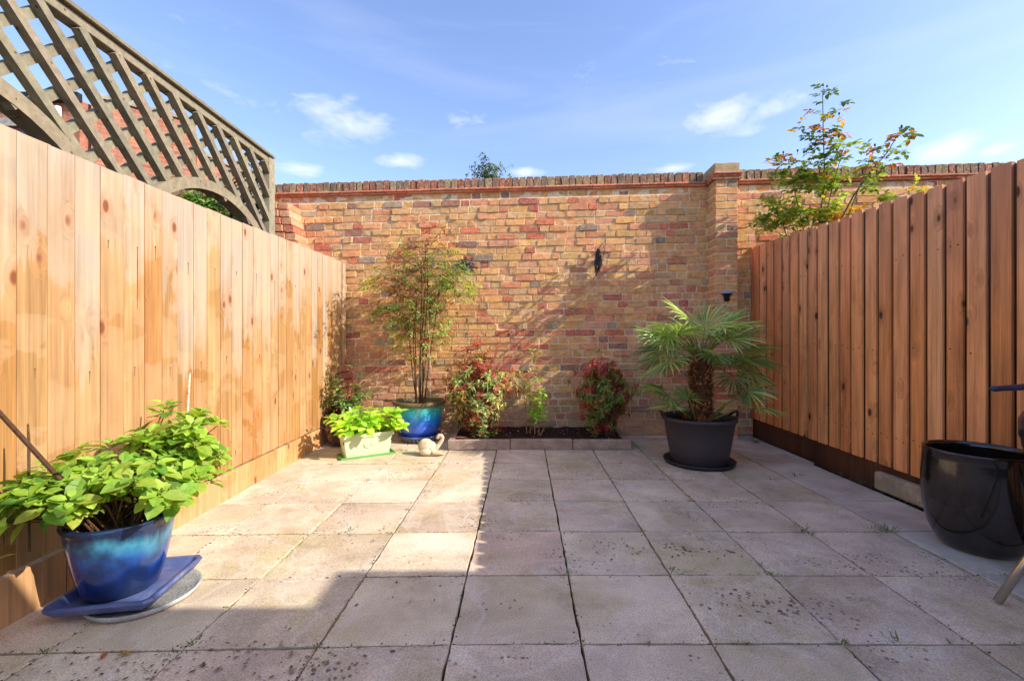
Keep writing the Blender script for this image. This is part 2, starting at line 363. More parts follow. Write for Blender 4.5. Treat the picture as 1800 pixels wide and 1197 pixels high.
def glaze(name, kind):
    t = NT(name); o = t.obj(); sp = t.n.new('ShaderNodeSeparateXYZ'); t.l.new(o, sp.inputs[0])
    drip = t.noise(t.map(o, (9, 9, 1.2)), 1.0, 5, .6, .4); bl = t.noise(o, 7, 4)
    if kind == 'teal_blue':
        h = t.math('ADD', sp.outputs[2], t.math('MULTIPLY', t.math('SUBTRACT', drip, .5), .16))
        col = t.ramp(h, [(.04, srgb(50, 96, 214)), (.13, srgb(44, 112, 232)), (.20, srgb(40, 150, 224)), (.26, srgb(52, 178, 186)), (.33, srgb(76, 164, 146))])
    elif kind == 'deep_blue':
        h = t.math('ADD', sp.outputs[2], t.math('MULTIPLY', t.math('SUBTRACT', drip, .5), .22))
        col = t.ramp(h, [(.0, srgb(20, 30, 84)), (.10, srgb(26, 50, 128)), (.17, srgb(34, 84, 150)), (.23, srgb(66, 138, 160)), (.28, srgb(30, 50, 84))])
        col = t.mix(t.ramp(bl, [(.42, 0.0), (.6, .8)]), col, srgb(24, 38, 66))
    elif kind == 'black':
        col = t.ramp(bl, [(.3, srgb(16, 13, 12)), (.75, srgb(40, 30, 25))]); col = t.mix(t.math('MULTIPLY', t.ramp(t.noise(t.map(o, (14, 14, 2.2)), 1.0, 5, .7), [(.62, 0.0), (.70, 1.0)]), .35), col, srgb(110, 104, 98))
    elif kind == 'brown':
        col = t.ramp(bl, [(.3, srgb(40, 24, 18)), (.7, srgb(84, 52, 38))])
    elif kind == 'tray_blue':
        col = t.ramp(t.noise(o, 8, 6, .7), [(.3, srgb(58, 70, 116)), (.6, srgb(92, 106, 150)), (.78, srgb(150, 148, 146))])
    t.bump(t.math('ADD', t.noise(o, 26, 3), t.noise(t.map(o, (1, 1, 40)), 1.0, 2)), .10, .004)
    return t.fin(col, .12 if kind != 'tray_blue' else .4, .6, Coat_Weight=.5 if kind != 'tray_blue' else 0.0, Coat_Roughness=.06)
M_teal = glaze('turquoise_blue_glaze', 'teal_blue'); M_deep = glaze('deep_blue_glaze', 'deep_blue'); M_black = glaze('black_glaze', 'black')
M_brown = glaze('brown_glaze', 'brown'); M_tray = glaze('blue_tray_glaze', 'tray_blue')

def glass_mat():
    t = NT('clear_glass'); t.fin((.95, .97, 1.0), .02, .5, Transmission_Weight=1.0); t.b.inputs['IOR'].default_value = 1.3; return t.m
M_glass = glass_mat()
def housebrick():
    t = NT('house_brick'); o = t.obj(); sp = t.n.new('ShaderNodeSeparateXYZ'); t.l.new(o, sp.inputs[0])
    cb = t.n.new('ShaderNodeCombineXYZ'); t.l.new(t.math('ADD', sp.outputs[0], sp.outputs[1]), cb.inputs[0]); t.l.new(sp.outputs[2], cb.inputs[1])
    b = t.n.new('ShaderNodeTexBrick'); t.l.new(cb.outputs[0], b.inputs[0]); b.inputs['Scale'].default_value = 1.0
    b.inputs['Brick Width'].default_value = .225; b.inputs['Row Height'].default_value = .075; b.inputs['Mortar Size'].default_value = .008; b.inputs['Mortar Smooth'].default_value = .3
    b.inputs['Color1'].default_value = (*srgb(146, 88, 70), 1); b.inputs['Color2'].default_value = (*srgb(172, 112, 88), 1); b.inputs['Mortar'].default_value = (*srgb(150, 128, 104), 1)
    col = t.mix(1.0, b.outputs[0], t.ramp(t.noise(o, 9, 5), [(.3, .75), (.7, 1.2)]), 'MULTIPLY'); col = t.mix(1.0, col, t.attr('Col'), 'MULTIPLY')
    t.bump(b.outputs['Fac'], -.6, .01); return t.fin(col, .9, .15)
M_house = housebrick()

# ------------------------------------------------------------------ ground
g = MB(); g.add([(-400,-400,-.03),(400,-400,-.03),(400,800,-.03),(-400,800,-.03)], [(0,1,2,3)], srgb(96, 82, 62))
g.build('ground', M_soil, kind='structure')
XL, XR = -1.92, 2.65
# bedding under the slabs
g = MB(); g.add([(-3.2,-.3,-.027),(XR+.02,-.3,-.027),(XR+.02,5.2,-.027),(-3.2,5.2,-.027)], [(0,1,2,3)], srgb(58, 48, 36))
g.build('joint_sand', M_soil, kind='structure')

def clip(poly, nx, ny, c):     # keep nx*x+ny*y<=c
    out = []
    for i in range(len(poly)):
        a = poly[i]; b = poly[(i+1) % len(poly)]; da = nx*a[0]+ny*a[1]-c; db = nx*b[0]+ny*b[1]-c
        if da <= 0: out.append(a)
        if da*db < 0:
            t = da/(da-db); out.append((a[0]+(b[0]-a[0])*t, a[1]+(b[1]-a[1])*t))
    return out
def inset(poly, d):
    n = len(poly); out = []
    for i in range(n):
        a = Vector(poly[i-1]); b = Vector(poly[i]); c = Vector(poly[(i+1) % n])
        e1 = (b-a).normalized(); e2 = (c-b).normalized(); n1 = Vector((-e1.y, e1.x)); n2 = Vector((-e2.y, e2.x))
        m = n1+n2; k = m.length_squared
        out.append(tuple(b+m*(2*d/k if k > .2 else d)))
    return out
def area(p): return sum(p[i][0]*p[(i+1) % len(p)][1]-p[(i+1) % len(p)][0]*p[i][1] for i in range(len(p)))/2
def slab(mb, poly, col, dz, rr):
    if len(poly) < 3 or area(poly) < .004: return
    # subdivide the outline so that edges can be slightly ragged
    p = inset(poly, .0028); q = []
    n = len(p)
    for i in range(n):
        a = Vector(p[i]); b = Vector(p[(i+1) % n]); k = max(1, int((b-a).length/.035))
        for j in range(k):
            w = a.lerp(b, j/k); e = (b-a).normalized()
            w += Vector((-e.y, e.x))*(0 if j == 0 else rr.uniform(-.001, .0045)); q.append((w.x, w.y))
    c = Vector((sum(v[0] for v in q)/len(q), sum(v[1] for v in q)/len(q)))
    tilt = (rr.uniform(-.004, .004), rr.uniform(-.004, .004))
    zz = lambda x, y: dz+(x-c.x)*tilt[0]+(y-c.y)*tilt[1]
    q2 = [tuple(Vector(v)+(c-Vector(v)).normalized()*.003) for v in q]
    N = len(q); vs = [(x, y, -.03) for x, y in q]+[(x, y, zz(x, y)-.002) for x, y in q]+[(x, y, zz(x, y)) for x, y in q2]
    fs = [(i, (i+1) % N, N+(i+1) % N, N+i) for i in range(N)]+[(N+i, N+(i+1) % N, 2*N+(i+1) % N, 2*N+i) for i in range(N)]+[tuple(range(2*N, 3*N))]
    mb.add(vs, fs, col, (rr.random(), rr.random(), rr.random()))
sl = MB(); r_ = random.Random(3)
jx = lambda k, y: .19*1.07+.458*(k-2)+.0253*y
def jy(r, x): return 1.577+.456*r+(.028*x if x < 0 else 0.0)-.002
bound = 2.10
tones = [srgb(225, 203, 178), srgb(222, 199, 175), srgb(227, 206, 180), srgb(220, 200, 173), srgb(225, 201, 178)]
for r in range(-5, 9):
    for k in range(-4, 9):
        cor = []
        for (kk, rr_) in ((k, r), (k+1, r), (k+1, r+1), (k, r+1)):
            y = jy(rr_, 0); x = jx(kk, y); y = jy(rr_, x); cor.append((x, y))
        P = clip(cor, -1, 0, -(XL-.02)); 
        if len(P) < 3: continue
        P = clip(P, 1, 0, bound-.002)
        P = clip(P, .045, 1, 5.03) if len(P) > 2 else P
        if len(P) < 3: continue
        c = jit(r_.choice(tones), .05, r_)
        slab(sl, P, c, r_.uniform(-.003, .003), r_)
sl.build('patio', M_slab, kind='structure')
sp_ = MB()
for r in range(-5, 9):
    y0, y1 = jy(r, 1)+.006, jy(r+1, 1)+.006
    xr = 2.545 if y1 < 3.9 else 2.60
    P = [(bound+.004, y0), (xr, y0), (xr, y1), (bound+.004, y1)]; P = clip(P, .045, 1, 5.03)
    slab(sp_, P, jit(srgb(214, 204, 188), .05, r_), r_.uniform(0, .002), r_)
sp_.build('path', M_slab_s, kind='structure')

# grass and moss in the joints
gm = MB(); r_ = random.Random(11)
def tuft(x, y, n=7, h=.03, w=.02):
    for _ in range(n):
        a = r_.uniform(0, 6.28); rr = r_.uniform(0, w); p = Vector((x+math.cos(a)*rr, y+math.sin(a)*rr, -.004))
        d = Vector((math.cos(a)*.6, math.sin(a)*.6, r_.uniform(.6, 1.4))); gm.lance(p, d, Vector((0,0,1)), h*r_.uniform(.5, 1.1), .005, jit(srgb(96, 112, 46), .3, r_), .3)
for r in range(0, 9):
    for k in range(-3, 7):
        y = jy(r, 0); x = jx(k, y); y = jy(r, x)
        if XL < x < bound and y < 5:
            if r_.random() < .55: tuft(x+r_.uniform(-.01, .01), y, r_.randint(4, 12), .022, .02)
            for _ in range(3):
                if r_.random() < .30: tuft(x+r_.uniform(0, .45), y, r_.randint(3, 7), .016, .018)
                if r_.random() < .30:
                    dy = r_.uniform(0, .45); tuft(x+.025*dy, y+dy, r_.randint(3, 7), .016, .014)
for (x, y, n, h) in [(2.08, 2.49, 26, .05), (2.0, 2.49, 14, .04), (1.62, 2.50, 22, .05), (1.97, 3.40, 12, .03), (1.36, 1.58, 14, .04), (2.2, 3.5, 20, .04), (-1.10, 1.56, 16, .03), (2.57, 3.3, 20, .05),(2.57, 2.7, 40, .04), (2.58, 2.85, 30, .03), (-.9, 2.5, 12, .03), (.25, 2.04, 14, .035), (.72, 2.04, 12, .03), (2.5, 4.6, 40, .07), (2.3, 4.85, 40, .08), (.95, 4.2, 9, .03)]:
    tuft(x, y, n, h, .05)
gm.build('joint_grass', M_leaf, kind='stuff')
# grit and crumbs of moss along joints
cr = MB(); r_ = random.Random(12)
def crumb(x, y, s, c):
    cr.sphere((x, y, s*.3), (s, s*r_.uniform(.6, 1), s*.5), 5, 3, c)
for _ in range(2600):
    k = r_.randint(-3, 5); r = r_.randint(-1, 6); y = jy(r, 0)
    if r_.random() < .5: x = jx(k, y)+r_.uniform(0, .46); y = jy(r, x)+r_.gauss(0, .012)
    else:
        y += r_.uniform(0, .46); x = jx(k, y)+r_.gauss(0, .012)
    if not XL+.05 < x < bound: continue
    if r_.random() < .35 and not (x < -.3): continue
    crumb(x, y, r_.uniform(.0015, .0045), jit(r_.choice([srgb(70, 56, 40), srgb(100, 84, 58), srgb(88, 92, 50)]), .2, r_))
for _ in range(1100):
    t = r_.random(); x = -1.45+.75*t+r_.gauss(0, .10); y = 2.2+1.6*t+r_.gauss(0, .16)
    crumb(x, y, r_.uniform(.0015, .0035), jit(srgb(112, 88, 58), .25, r_))
for _ in range(260):
    crumb(r_.uniform(2.55, 2.64), r_.uniform(2.2, 3.6), r_.uniform(.002, .006), jit(srgb(110, 98, 82), .3, r_))
cr.build('joint_grit', M_soil, kind='stuff')
ln = MB(); r_ = random.Random(13)
def blot(x, y, s):
    a0 = r_.uniform(0, 6.28); st_ = r_.uniform(.45, .8); n = 7; vs = [(x, y, .0052)]
    for k in range(n):
        a = 6.283*k/n; rr = s*r_.uniform(.7, 1.2); u, v = math.cos(a)*rr, math.sin(a)*rr*st_; vs.append((x+u*math.cos(a0)-v*math.sin(a0), y+u*math.sin(a0)+v*math.cos(a0), .0048))
    ln.add(vs, [(0, 1+k, 1+(k+1) % n) for k in range(n)], jit(r_.choice([srgb(132, 112, 96), srgb(106, 88, 76), srgb(150, 130, 112)]), .15, r_))
for (x, y, sx_, sy_, n, s_) in [(.50, 2.28, .07, .07, 46, .007), (.60, 2.24, .05, .04, 22, .006), (.86, 2.27, .06, .05, 34, .007), (1.05, 2.24, .05, .05, 26, .008), (.93, 1.83, .08, .06, 40, .008), (1.08, 1.76, .07, .05, 30, .008), (-.95, 1.47, .16, .07, 120, .007), (-.62, 1.46, .12, .06, 70, .007), (-1.25, 1.44, .15, .05, 80, .006), (.45, 3.55, .12, .10, 60, .005), (.65, 3.6, .10, .1, 40, .005), (.2, 3.75, .12, .08, 40, .005), (-.9, 2.2, .2, .06, 22, .006), (-.6, 1.9, .12, .08, 14, .006)]:
    for _ in range(int(n*.75)): blot(r_.gauss(x, sx_), r_.gauss(y, sy_), s_*r_.choice([.4, .6, .8, 1.0, 1.3]))
ln.build('lichen_spots', M_soil, kind='stuff')
# a few dead leaves on the floor
for (x, y, a, c) in [(-1.32, 1.45+.06, .4, (150, 120, 50)), (-1.36, 1.49, 2.0, (150, 92, 52)), (2.30, 2.02, .5, (60, 50, 36))]:
    lf = MB(); lf.leaf((x, y, .006), Vector((math.cos(a), math.sin(a), .05)), Vector((0,0,1)), .038, .018, srgb(*c), .05, .2)
    nm = {.4: 'dead yellow brown leaf lying on the slab near the deep blue pot', 2.0: 'small curled orange brown leaf on the joint near the deep blue pot', .5: 'dark dead leaf on the smooth path slabs before the black pot'}[a]
    lf.build('fallen_leaf', M_leaf, loc=(x, y, 0), label=nm, category='leaf')

# ------------------------------------------------------------------ rear brick wall
AL = -.045; ca, sa = math.cos(math.atan(AL)), math.sin(math.atan(AL))
WO = Vector((0, 5.05, 0)); TI = .012
def W(u, n, v):       # u along the wall, n out towards the patio, v up
    return (u*ca+n*sa, WO.y+u*sa-n*ca, v+TI*u)
wall = thing('brick_wall', 'tall old yellow and red stock brick garden wall behind the patio', 'wall', (0, 5.05, 0))
yel = [srgb(198, 150, 92), srgb(190, 144, 90), srgb(198, 146, 96), srgb(186, 144, 98), srgb(196, 140, 94), srgb(184, 144, 100), srgb(194, 136, 90)]
pinkb = [srgb(188, 126, 92), srgb(184, 120, 86), srgb(190, 134, 100)]
red = [srgb(176, 100, 74), srgb(166, 92, 76), srgb(184, 104, 72)]
dk = [srgb(132, 110, 92), srgb(142, 100, 82), srgb(152, 132, 106)]
def bcol(u, v, r):
    lo = max(0, min(1, (2.0-v)/1.8)); x = r.random()
    if x < .07+.04*lo: c = r.choice(red)
    elif x < .22+.22*lo: c = r.choice(pinkb)
    elif x < .255+.22*lo + (.12 if v > 2.5 else 0): c = r.choice(dk)
    else: c = r.choice(yel)
    return jit(c, .12, r)
def brick(mb, u0, u1, v0, v1, n0, n1, col, r, F=W, jt=.0038):
    """one worn brick: ragged rounded outline, faces along n"""
    pts = []; b = .006
    for (a, c) in ((u0+b, v0), ((u0*2+u1)/3, v0), ((u0+2*u1)/3, v0), (u1-b, v0), (u1, v0+b), (u1, (v0+v1)/2), (u1, v1-b), (u1-b, v1), ((u0+2*u1)/3, v1), ((2*u0+u1)/3, v1), (u0+b, v1), (u0, v1-b), (u0, (v0+v1)/2), (u0, v0+b)):
        pts.append((a+r.uniform(-jt, jt), c+r.uniform(-jt, jt)))
    cu, cv = (u0+u1)/2, (v0+v1)/2; k = len(pts); vs = []
    tu, tv = r.uniform(-.02, .02), r.uniform(-.05, .05)
    fn = lambda a, c: n1+(a-cu)*tu+(c-cv)*tv
    for (a, c) in pts: vs.append(F(a, n0, c))
    for (a, c) in pts: vs.append(F(a, fn(a, c)-.0035+r.uniform(-.002, .001), c))
    for (a, c) in pts:
        a2 = a+(cu-a)*.01+(-.0022 if a > cu else .0022); c2 = c+(-.0028 if c > cv else .0028)*(abs(c-cv) > .01); vs.append(F(a2, fn(a2, c2)+r.uniform(-.0012, .0012), c2))
    fs = []
    for j in range(k):
        fs += [(j, (j+1) % k, k+(j+1) % k, k+j), (k+j, k+(j+1) % k, 2*k+(j+1) % k, 2*k+j)]
    fs.append(tuple(range(2*k, 3*k)))
    mb.add(vs, fs, col, (r.uniform(0, 9), r.uniform(0, 9), r.uniform(0, 9)))
U0, U1 = -5.6, 7.0; PIT = .0777; VT = 2.712
pu0, pu1, pd = 2.165, 2.395, .20      # pilaster
body = MB(); body.box(U0, U1, -.22, -.0045, -.15, VT, T=W); body.box(U0, U1, -.20, -.02, VT, VT+.14, T=W)
body.box(pu0+.004, pu1-.004, -.012, pd-.0045, -.15, VT+.02, T=W); body.build('mortar', M_mortar, wall)
bb = MB(); r_ = random.Random(21); nr = 36
for i in range(nr):
    v1 = VT-i*PIT-.004; v0 = v1-PIT+.011+r_.uniform(-.001, .001)
    if v1 < -.1: break
    u = U0+(0 if i % 2 else .056)+r_.uniform(-.03, .03); k = i % 2
    while u < U1:
        w = (.208 if k % 2 == 0 else .100)+r_.uniform(-.006, .006)
        if r_.random() < .05: k += 1
        wob = .004*mnoise.noise(Vector((u*1.3, i*.4, 0)))
        if not (u+w > pu0 and u < pu1) and w > .05:
            pr = r_.choice([0, .002, .004, .006, .009, .012, -.002]) if v0 < VT-.09 else -.004
            if u > -3.7 or True: brick(bb, u, u+w, v0+wob, v1+wob, -.03, pr, bcol(u, v0, r_), r_)
        elif u < pu0-.03 and u+w > pu0: brick(bb, u, pu0-.006, v0, v1, -.03, .003, bcol(u, v0, r_), r_)
        elif u < pu1 and u+w > pu1+.03: brick(bb, pu1+.006, u+w, v0, v1, -.03, .003, bcol(u, v0, r_), r_)
        u += w+.0115; k += 1
    # pilaster course
    if i % 2: brick(bb, pu0, pu1, v0, v1, -.01, pd, bcol(u, v0, r_), r_)
    else:
        brick(bb, pu0, pu0+.11, v0, v1, -.01, pd, bcol(u, v0, r_), r_); brick(bb, pu0+.12, pu1, v0, v1, -.01, pd, bcol(u, v0, r_), r_)
bb.build('brick_courses', M_brick, wall)
cp = MB(); u = U0
while u < U1:
    w = .068+r_.uniform(-.006, .006)
    step = .012 if u > pu1 else 0.0
    top = VT+.158+r_.uniform(-.006, .005)+step
    if not (u+w > pu0-.01 and u < pu1+.01):
        c = jit(r_.choice([srgb(124, 92, 72), srgb(132, 106, 80), srgb(136, 88, 68), srgb(114, 94, 76), srgb(126, 98, 80), srgb(136, 116, 88)]), .15, r_)
        brick(cp, u, u+w, VT+.047+step, top, -.2, .012+r_.uniform(-.004, .006), c, r_, jt=.004)
    u += w+.009
cp.build('coping', M_brick, wall)
mo = MB()
def moulding(u0, u1, nb, step=0):
    u = u0
    while u < u1:
        w = min(.26, u1-u)
        for (v, rr, nn) in ((VT+.011+step, .011, .020), (VT+.034+step, .012, .030)):
            c = jit(r_.choice([srgb(176, 96, 70), srgb(188, 116, 84), srgb(170, 104, 82)]), .1, r_)
            dv = r_.uniform(-.0015, .0015); prof = []
            for j in range(7):
                a = -math.pi/2+math.pi*j/6; prof.append((nb+nn+rr*math.cos(a)*.9, v+dv+rr*math.sin(a)))
            vs = [W(u, -.1, v+dv-rr)]+[W(u, a, b) for a, b in prof]+[W(u, -.1, v+dv+rr)]
            vs += [W(u+w-.003, -.1, v+dv-rr)]+[W(u+w-.003, a, b) for a, b in prof]+[W(u+w-.003, -.1, v+dv+rr)]
            n = 9; fs = [(j, j+1, n+j+1, n+j) for j in range(n-1)]+[tuple(range(n)), tuple(range(2*n-1, n-1, -1))]
            mo.add(vs, fs, c, (r_.uniform(0, 9),)*3)
        u += w
moulding(U0, pu0-.035, 0); moulding(pu1+.035, U1, 0, .012); 
moulding(pu0-.032, pu1+.032, pd+.0, .030)
mo.build('tile_moulding', M_brick, wall)
pc = MB()
brick(pc, pu0-.012, pu1+.012, VT+.080, VT+.176, -.2, pd+.012, srgb(158, 134, 98), r_)
pc.box(pu0-.03, pu1+.03, -.1, pd+.02, VT+.005, VT+.079, srgb(150, 100, 76), (1,2,3), T=W)
pc.build('pilaster_cap', M_brick, wall)
# battered buttress on the neighbour's side
bt = MB()
for i in range(34):
    v0 = 2.52-i*.083; 
    if v0 < 0: break
    uR = -2.43+min(.10*(i*.22)**1.15, .62); F2 = lambda a, n, b: W(a, n, b+.10*(-.0)-.06*max(0, a+2.8))
    brick(bt, -2.95, uR-.12, v0, v0+.074, -.05, .28, jit(r_.choice(red[:1]+pinkb), .12, r_), r_, F=F2)
    brick(bt, uR-.11, uR, v0, v0+.074, -.05, .27, jit(r_.choice(pinkb+red), .12, r_), r_, F=F2)
bt.box(-2.93, -2.25, -.01, .25, 0, 1.9, srgb(190, 170, 140), T=W); bt.box(-2.93, -2.47, -.01, .25, 1.9, 2.5, srgb(190, 170, 140), T=W)
bt.build('buttress', M_brick, wall)

# ------------------------------------------------------------------ fences
def fence_left():
    f = thing('wooden_fence', 'pale orange close boarded timber fence in full sun on the left', 'fence', (XL, 2.4, 0))
    b = MB(); k = MB(); st = MB(); r = random.Random(5); y = .25; Y1 = 4.97; i = 0
    while y < Y1:
        w = .118+r.uniform(-.006, .010); h = 1.856+.016*(y-1.67)+r.uniform(-.006, .006)
        x1 = XL+.028+.002*(y-3); t0, t1 = .0075, .0035      # thick edge near the camera
        col = jit(r.choice([srgb(174, 128, 76), srgb(177, 134, 84), srgb(168, 120, 66), srgb(182, 142, 94), srgb(174, 134, 86)]), .07, r)
        rn = (r.random()*3, r.choice([1.05, 1.25, 1.4, 1.5, .85, 1.6])+r.uniform(-.1, .1), r.random()*5)
        ya, yb = y, min(y+w+.014, Y1); zb = .19
        tt = r.uniform(-.002, .002)
        vs = []
        for (yy, t) in ((ya, t0+tt), (yb, t1+tt)):
            for z in (zb, h): vs += [(x1-.006, yy, z+(yy-ya)*.016), (x1+t, yy, z+(yy-ya)*.016)]
        b.add(vs, [(0,1,3,2),(4,6,7,5),(1,5,7,3),(0,2,6,4),(2,3,7,6),(0,4,5,1)], col, rn)
        for z in (1.52, .92, .33):
            if r.random() < .42:
                yy = y+w*r.uniform(.3, .75); zz = z+r.uniform(-.035, .035); xx = x1+t0+(t1-t0)*(yy-ya)/(yb-ya)+tt
                L = r.choice([.03, .06, .12, .25])*r.uniform(.6, 1.3) if z > 1 else r.uniform(.01, .08)
                st.add([(xx+.0012, yy-.0028, zz), (xx+.0012, yy+.0028, zz), (xx+.0012, yy+.0008, zz-L), (xx+.0012, yy-.0008, zz-L)], [(0,1,2,3)], srgb(96, 66, 44))
                st.sphere((xx, yy, zz), .0042, 6, 4, srgb(40, 34, 32))
        y += w; i += 1
    b.v_off = len(b.v); b.v += st.v; b.f += [tuple(i+b.v_off for i in q) for q in st.f]; b.c += st.c; b.r += [(0, 9, 0)]*len(st.f)
    b.build('board_panel', M_wood_l, f)
    for (a, c) in ((.2, 1.9), (1.9, 3.6), (3.6, 4.97)):
        k.box(XL-.004, XL+.040, a+.003, c-.003, -.04, .178, jit(srgb(206, 152, 100), .05, r), (r.random(), 9, r.random()), bev=.003)
    k.build('gravel_board', M_wood_l, f)
    for yy in (.3, 2.2, 4.0, 5.0):
        p = MB(); p.box(XL-.09, XL+.018 if yy < 5 else XL+.052, yy-.045 if yy < 5 else yy-.025, yy+.05, 0, 1.84 if yy < 5 else 1.90, srgb(190, 150, 104), (r.random(), 1.4, 0), bev=.004); p.build('post', M_wood_l, f)
    for z in (.35, .93, 1.53):
        p = MB(); p.box(XL-.035, XL+.020, .25, 4.95, z-.035, z+.035, srgb(180, 140, 96), (r.random(), 2, 0)); p.build('rail', M_wood_l, f)
fence_left()
def fence_right():
    f = thing('wooden_fence', 'brown board on board timber fence in shade on the right', 'fence', (XR, 3.2, 0))
    b = MB(); bk = MB(); k = MB(); st = MB(); r = random.Random(9); y = -.28; Y1 = 4.93; X = lambda y: XR-.006*(y-2.3)
    i = 0
    while y < Y1:
        w = .100+r.uniform(-.004, .006); h = 2.0+.023*(y-2.33)+r.uniform(-.008, .008)
        col = jit(r.choice([srgb(238, 158, 96), srgb(232, 148, 86), srgb(242, 166, 104), srgb(218, 134, 78)]), .07, r)
        col = jit(col, .09, r); rn = (r.random()*3, r.random(), r.random()*5); x = X(y)+r.uniform(-.004, .004); ang = r.uniform(-.004, .004)
        yb = min(y+w, Y1); zb = .168+.016*(y-3)
        b.box(x-.020, x, y, yb, zb, h, col, rn, bev=.0025)
        bk.box(x+.003, x+.02, y-.035, y+.012, zb, h-.012, jit(srgb(56, 34, 24), .1, r), (r.random()*3, .2, r.random()))  # backing strip coloured dark to deepen the shade in the gaps
        for z in (1.62, 1.0, .38):
            for yy in (y+.025, yb-.025):
                if r.random() < .6: st.sphere((x-.020, yy, z+r.uniform(-.02, .02)), .0045, 6, 4, srgb(38, 30, 30))
        y += w+.0255; i += 1
    b.v_off = len(b.v); b.v += st.v; b.f += [tuple(i+b.v_off for i in q) for q in st.f]; b.c += [(.01,.008,.008)]*len(st.c); b.r += [(0, 9, 0)]*len(st.f)
    b.build('board_panel', M_wood_r, f); bk.build('cover_strip', M_wood_r, f)
    for (a, c) in ((-.28, 1.35), (1.35, 2.95), (2.95, 4.93)):
        k.box(X(3)-.006, X(3)+.035, a+.002, c-.002, -.04, .178+.016*(c-3), jit(srgb(92, 58, 38), .05, r), (r.random(), 0, r.random()), bev=.003)
    k.build('gravel_board', M_wood_r, f)
    for z in (.36, 1.0, 1.66):
        p = MB(); p.box(XR+.024, XR+.07, -.28, 4.9, z-.035, z+.035, srgb(120, 76, 48), (r.random(), 0, 0)); p.build('rail', M_wood_r, f)
    for yy in (-.2, 1.4, 3.1, 4.86):
        p = MB(); p.box(XR+.024, XR+.12, yy-.045, yy+.045, 0, 1.98, srgb(120, 76, 48), (r.random(), 0, 0)); p.build('post', M_wood_r, f)
fence_right()
cb = MB(); cb.box(2.575, 2.632, 2.30, 3.20, 0.0, .125, srgb(176, 158, 132), (1,1,1), bev=.008)
cb.build('concrete_edging', M_conc, loc=(2.6, 2.75, 0), label='rough pale concrete block at the foot of the brown fence behind the black pot', category='kerb block')

# ------------------------------------------------------------------ trellis on the left, next door
def trellis():
    X0 = -2.15; f = thing('arched_trellis', 'weathered grey diagonal lattice trellis with arched lower edge above left fence', 'trellis', (X0, 2.4, 0))
    YE = 3.95; ZT = 2.64; r = random.Random(4); cyc = (1.63, 3.22); zc = 1.30; Ro, Ri = .87, .80
    def arch_z(y):
        z = -9
        for c in cyc:
            d = abs(y-c)
            if d < Ri: z = max(z, zc+math.sqrt(Ri*Ri-d*d))
        return max(z, 1.72)
    ztop = ZT-.045
    def slats(name, sgn, x, pitch, w, th, c0=0):
        m = MB(); c = -4.0+c0
        while c < 9:
            # line z = sgn*(y)+c ; walk and cut to the opening
            seg = []; y = .25
            while y <= YE-.02:
                z = sgn*y+c
                if arch_z(y) < z < ztop: seg.append((y, z))
                elif seg:
                    if len(seg) > 3: break
                    seg = []
                y += .02
            if len(seg) > 3:
                a = Vector((x, seg[0][0]-.01, seg[0][1]-sgn*.01)); b = Vector((x, seg[-1][0]+.01, seg[-1][1]+sgn*.01))
                d = (b-a).normalized(); n = Vector((0, -d.z, d.y))*(w/2); t = Vector((th/2, 0, 0)); dr = r.uniform(-.002, .002)
                n = n*(1+r.uniform(-.05, .05)); a = a+Vector((dr, 0, 0))
                vs = [a-n-t, a+n-t, a+n+t, a-n+t, b-n-t, b+n-t, b+n+t, b-n+t]
                m.add(vs, [(0,1,2,3),(7,6,5,4),(0,4,5,1),(1,5,6,2),(2,6,7,3),(3,7,4,0)], jit((1,1,1), .12, r))
            c += pitch
        return m.build(name, M_grey, f)
    slats('front_slat_layer', -1, X0+.0225, .205, .040, .043, -.025)
    slats('rear_slat_layer', 1, X0-.0225, .205, .040, .043)
    m = MB(); m.box(X0-.035, X0+.035, .2, YE-.03, ztop, ztop+.05, (1,1,1), bev=.003); m.build('top_rail', M_grey, f)
    m = MB(); m.box(X0-.06, X0+.06, .2, YE+.02, ZT+.008, ZT+.032, (.8,.8,.78), bev=.003); m.build('capping', M_grey, f)
    m = MB(); m.box(X0-.045, X0+.045, YE-.045, YE+.045, 0, ZT+.003, (1.08,1.12,1.1), bev=.004); m.build('post', M_grey, f)
    m = MB(); m.box(X0-.045, X0+.045, .16, .25, 0, ZT+.003, (1,1,1), bev=.004); m.build('post', M_grey, f)
    for c in cyc:
        m = MB(); n = 28; vs = []; 
        for i in range(n+1):
            a = R(22)+R(136)*i/n
            for rr in (Ri, Ro):
                for xx in (X0-.048, X0+.048): vs.append((xx, c+rr*math.cos(a), zc+rr*math.sin(a)))
        fs = []
        for i in range(n):
            a = i*4; b = a+4; fs += [(a, a+1, b+1, b), (a+2, b+2, b+3, a+3), (a, b, b+2, a+2), (a+1, a+3, b+3, b+1)]
        fs += [(0,2,3,1), (n*4, n*4+1, n*4+3, n*4+2)]
        m.add(vs, fs, jit((1.05,1.0,.95), .05, r))
        for i in range(4, n, 6):
            a = R(22)+R(136)*i/n; m.sphere((X0+.045, c+(Ri+.03)*math.cos(a), zc+(Ri+.03)*math.sin(a)), .005, 6, 4, (.15,.12,.1))
        m.build('arch', M_grey, f)
trellis()

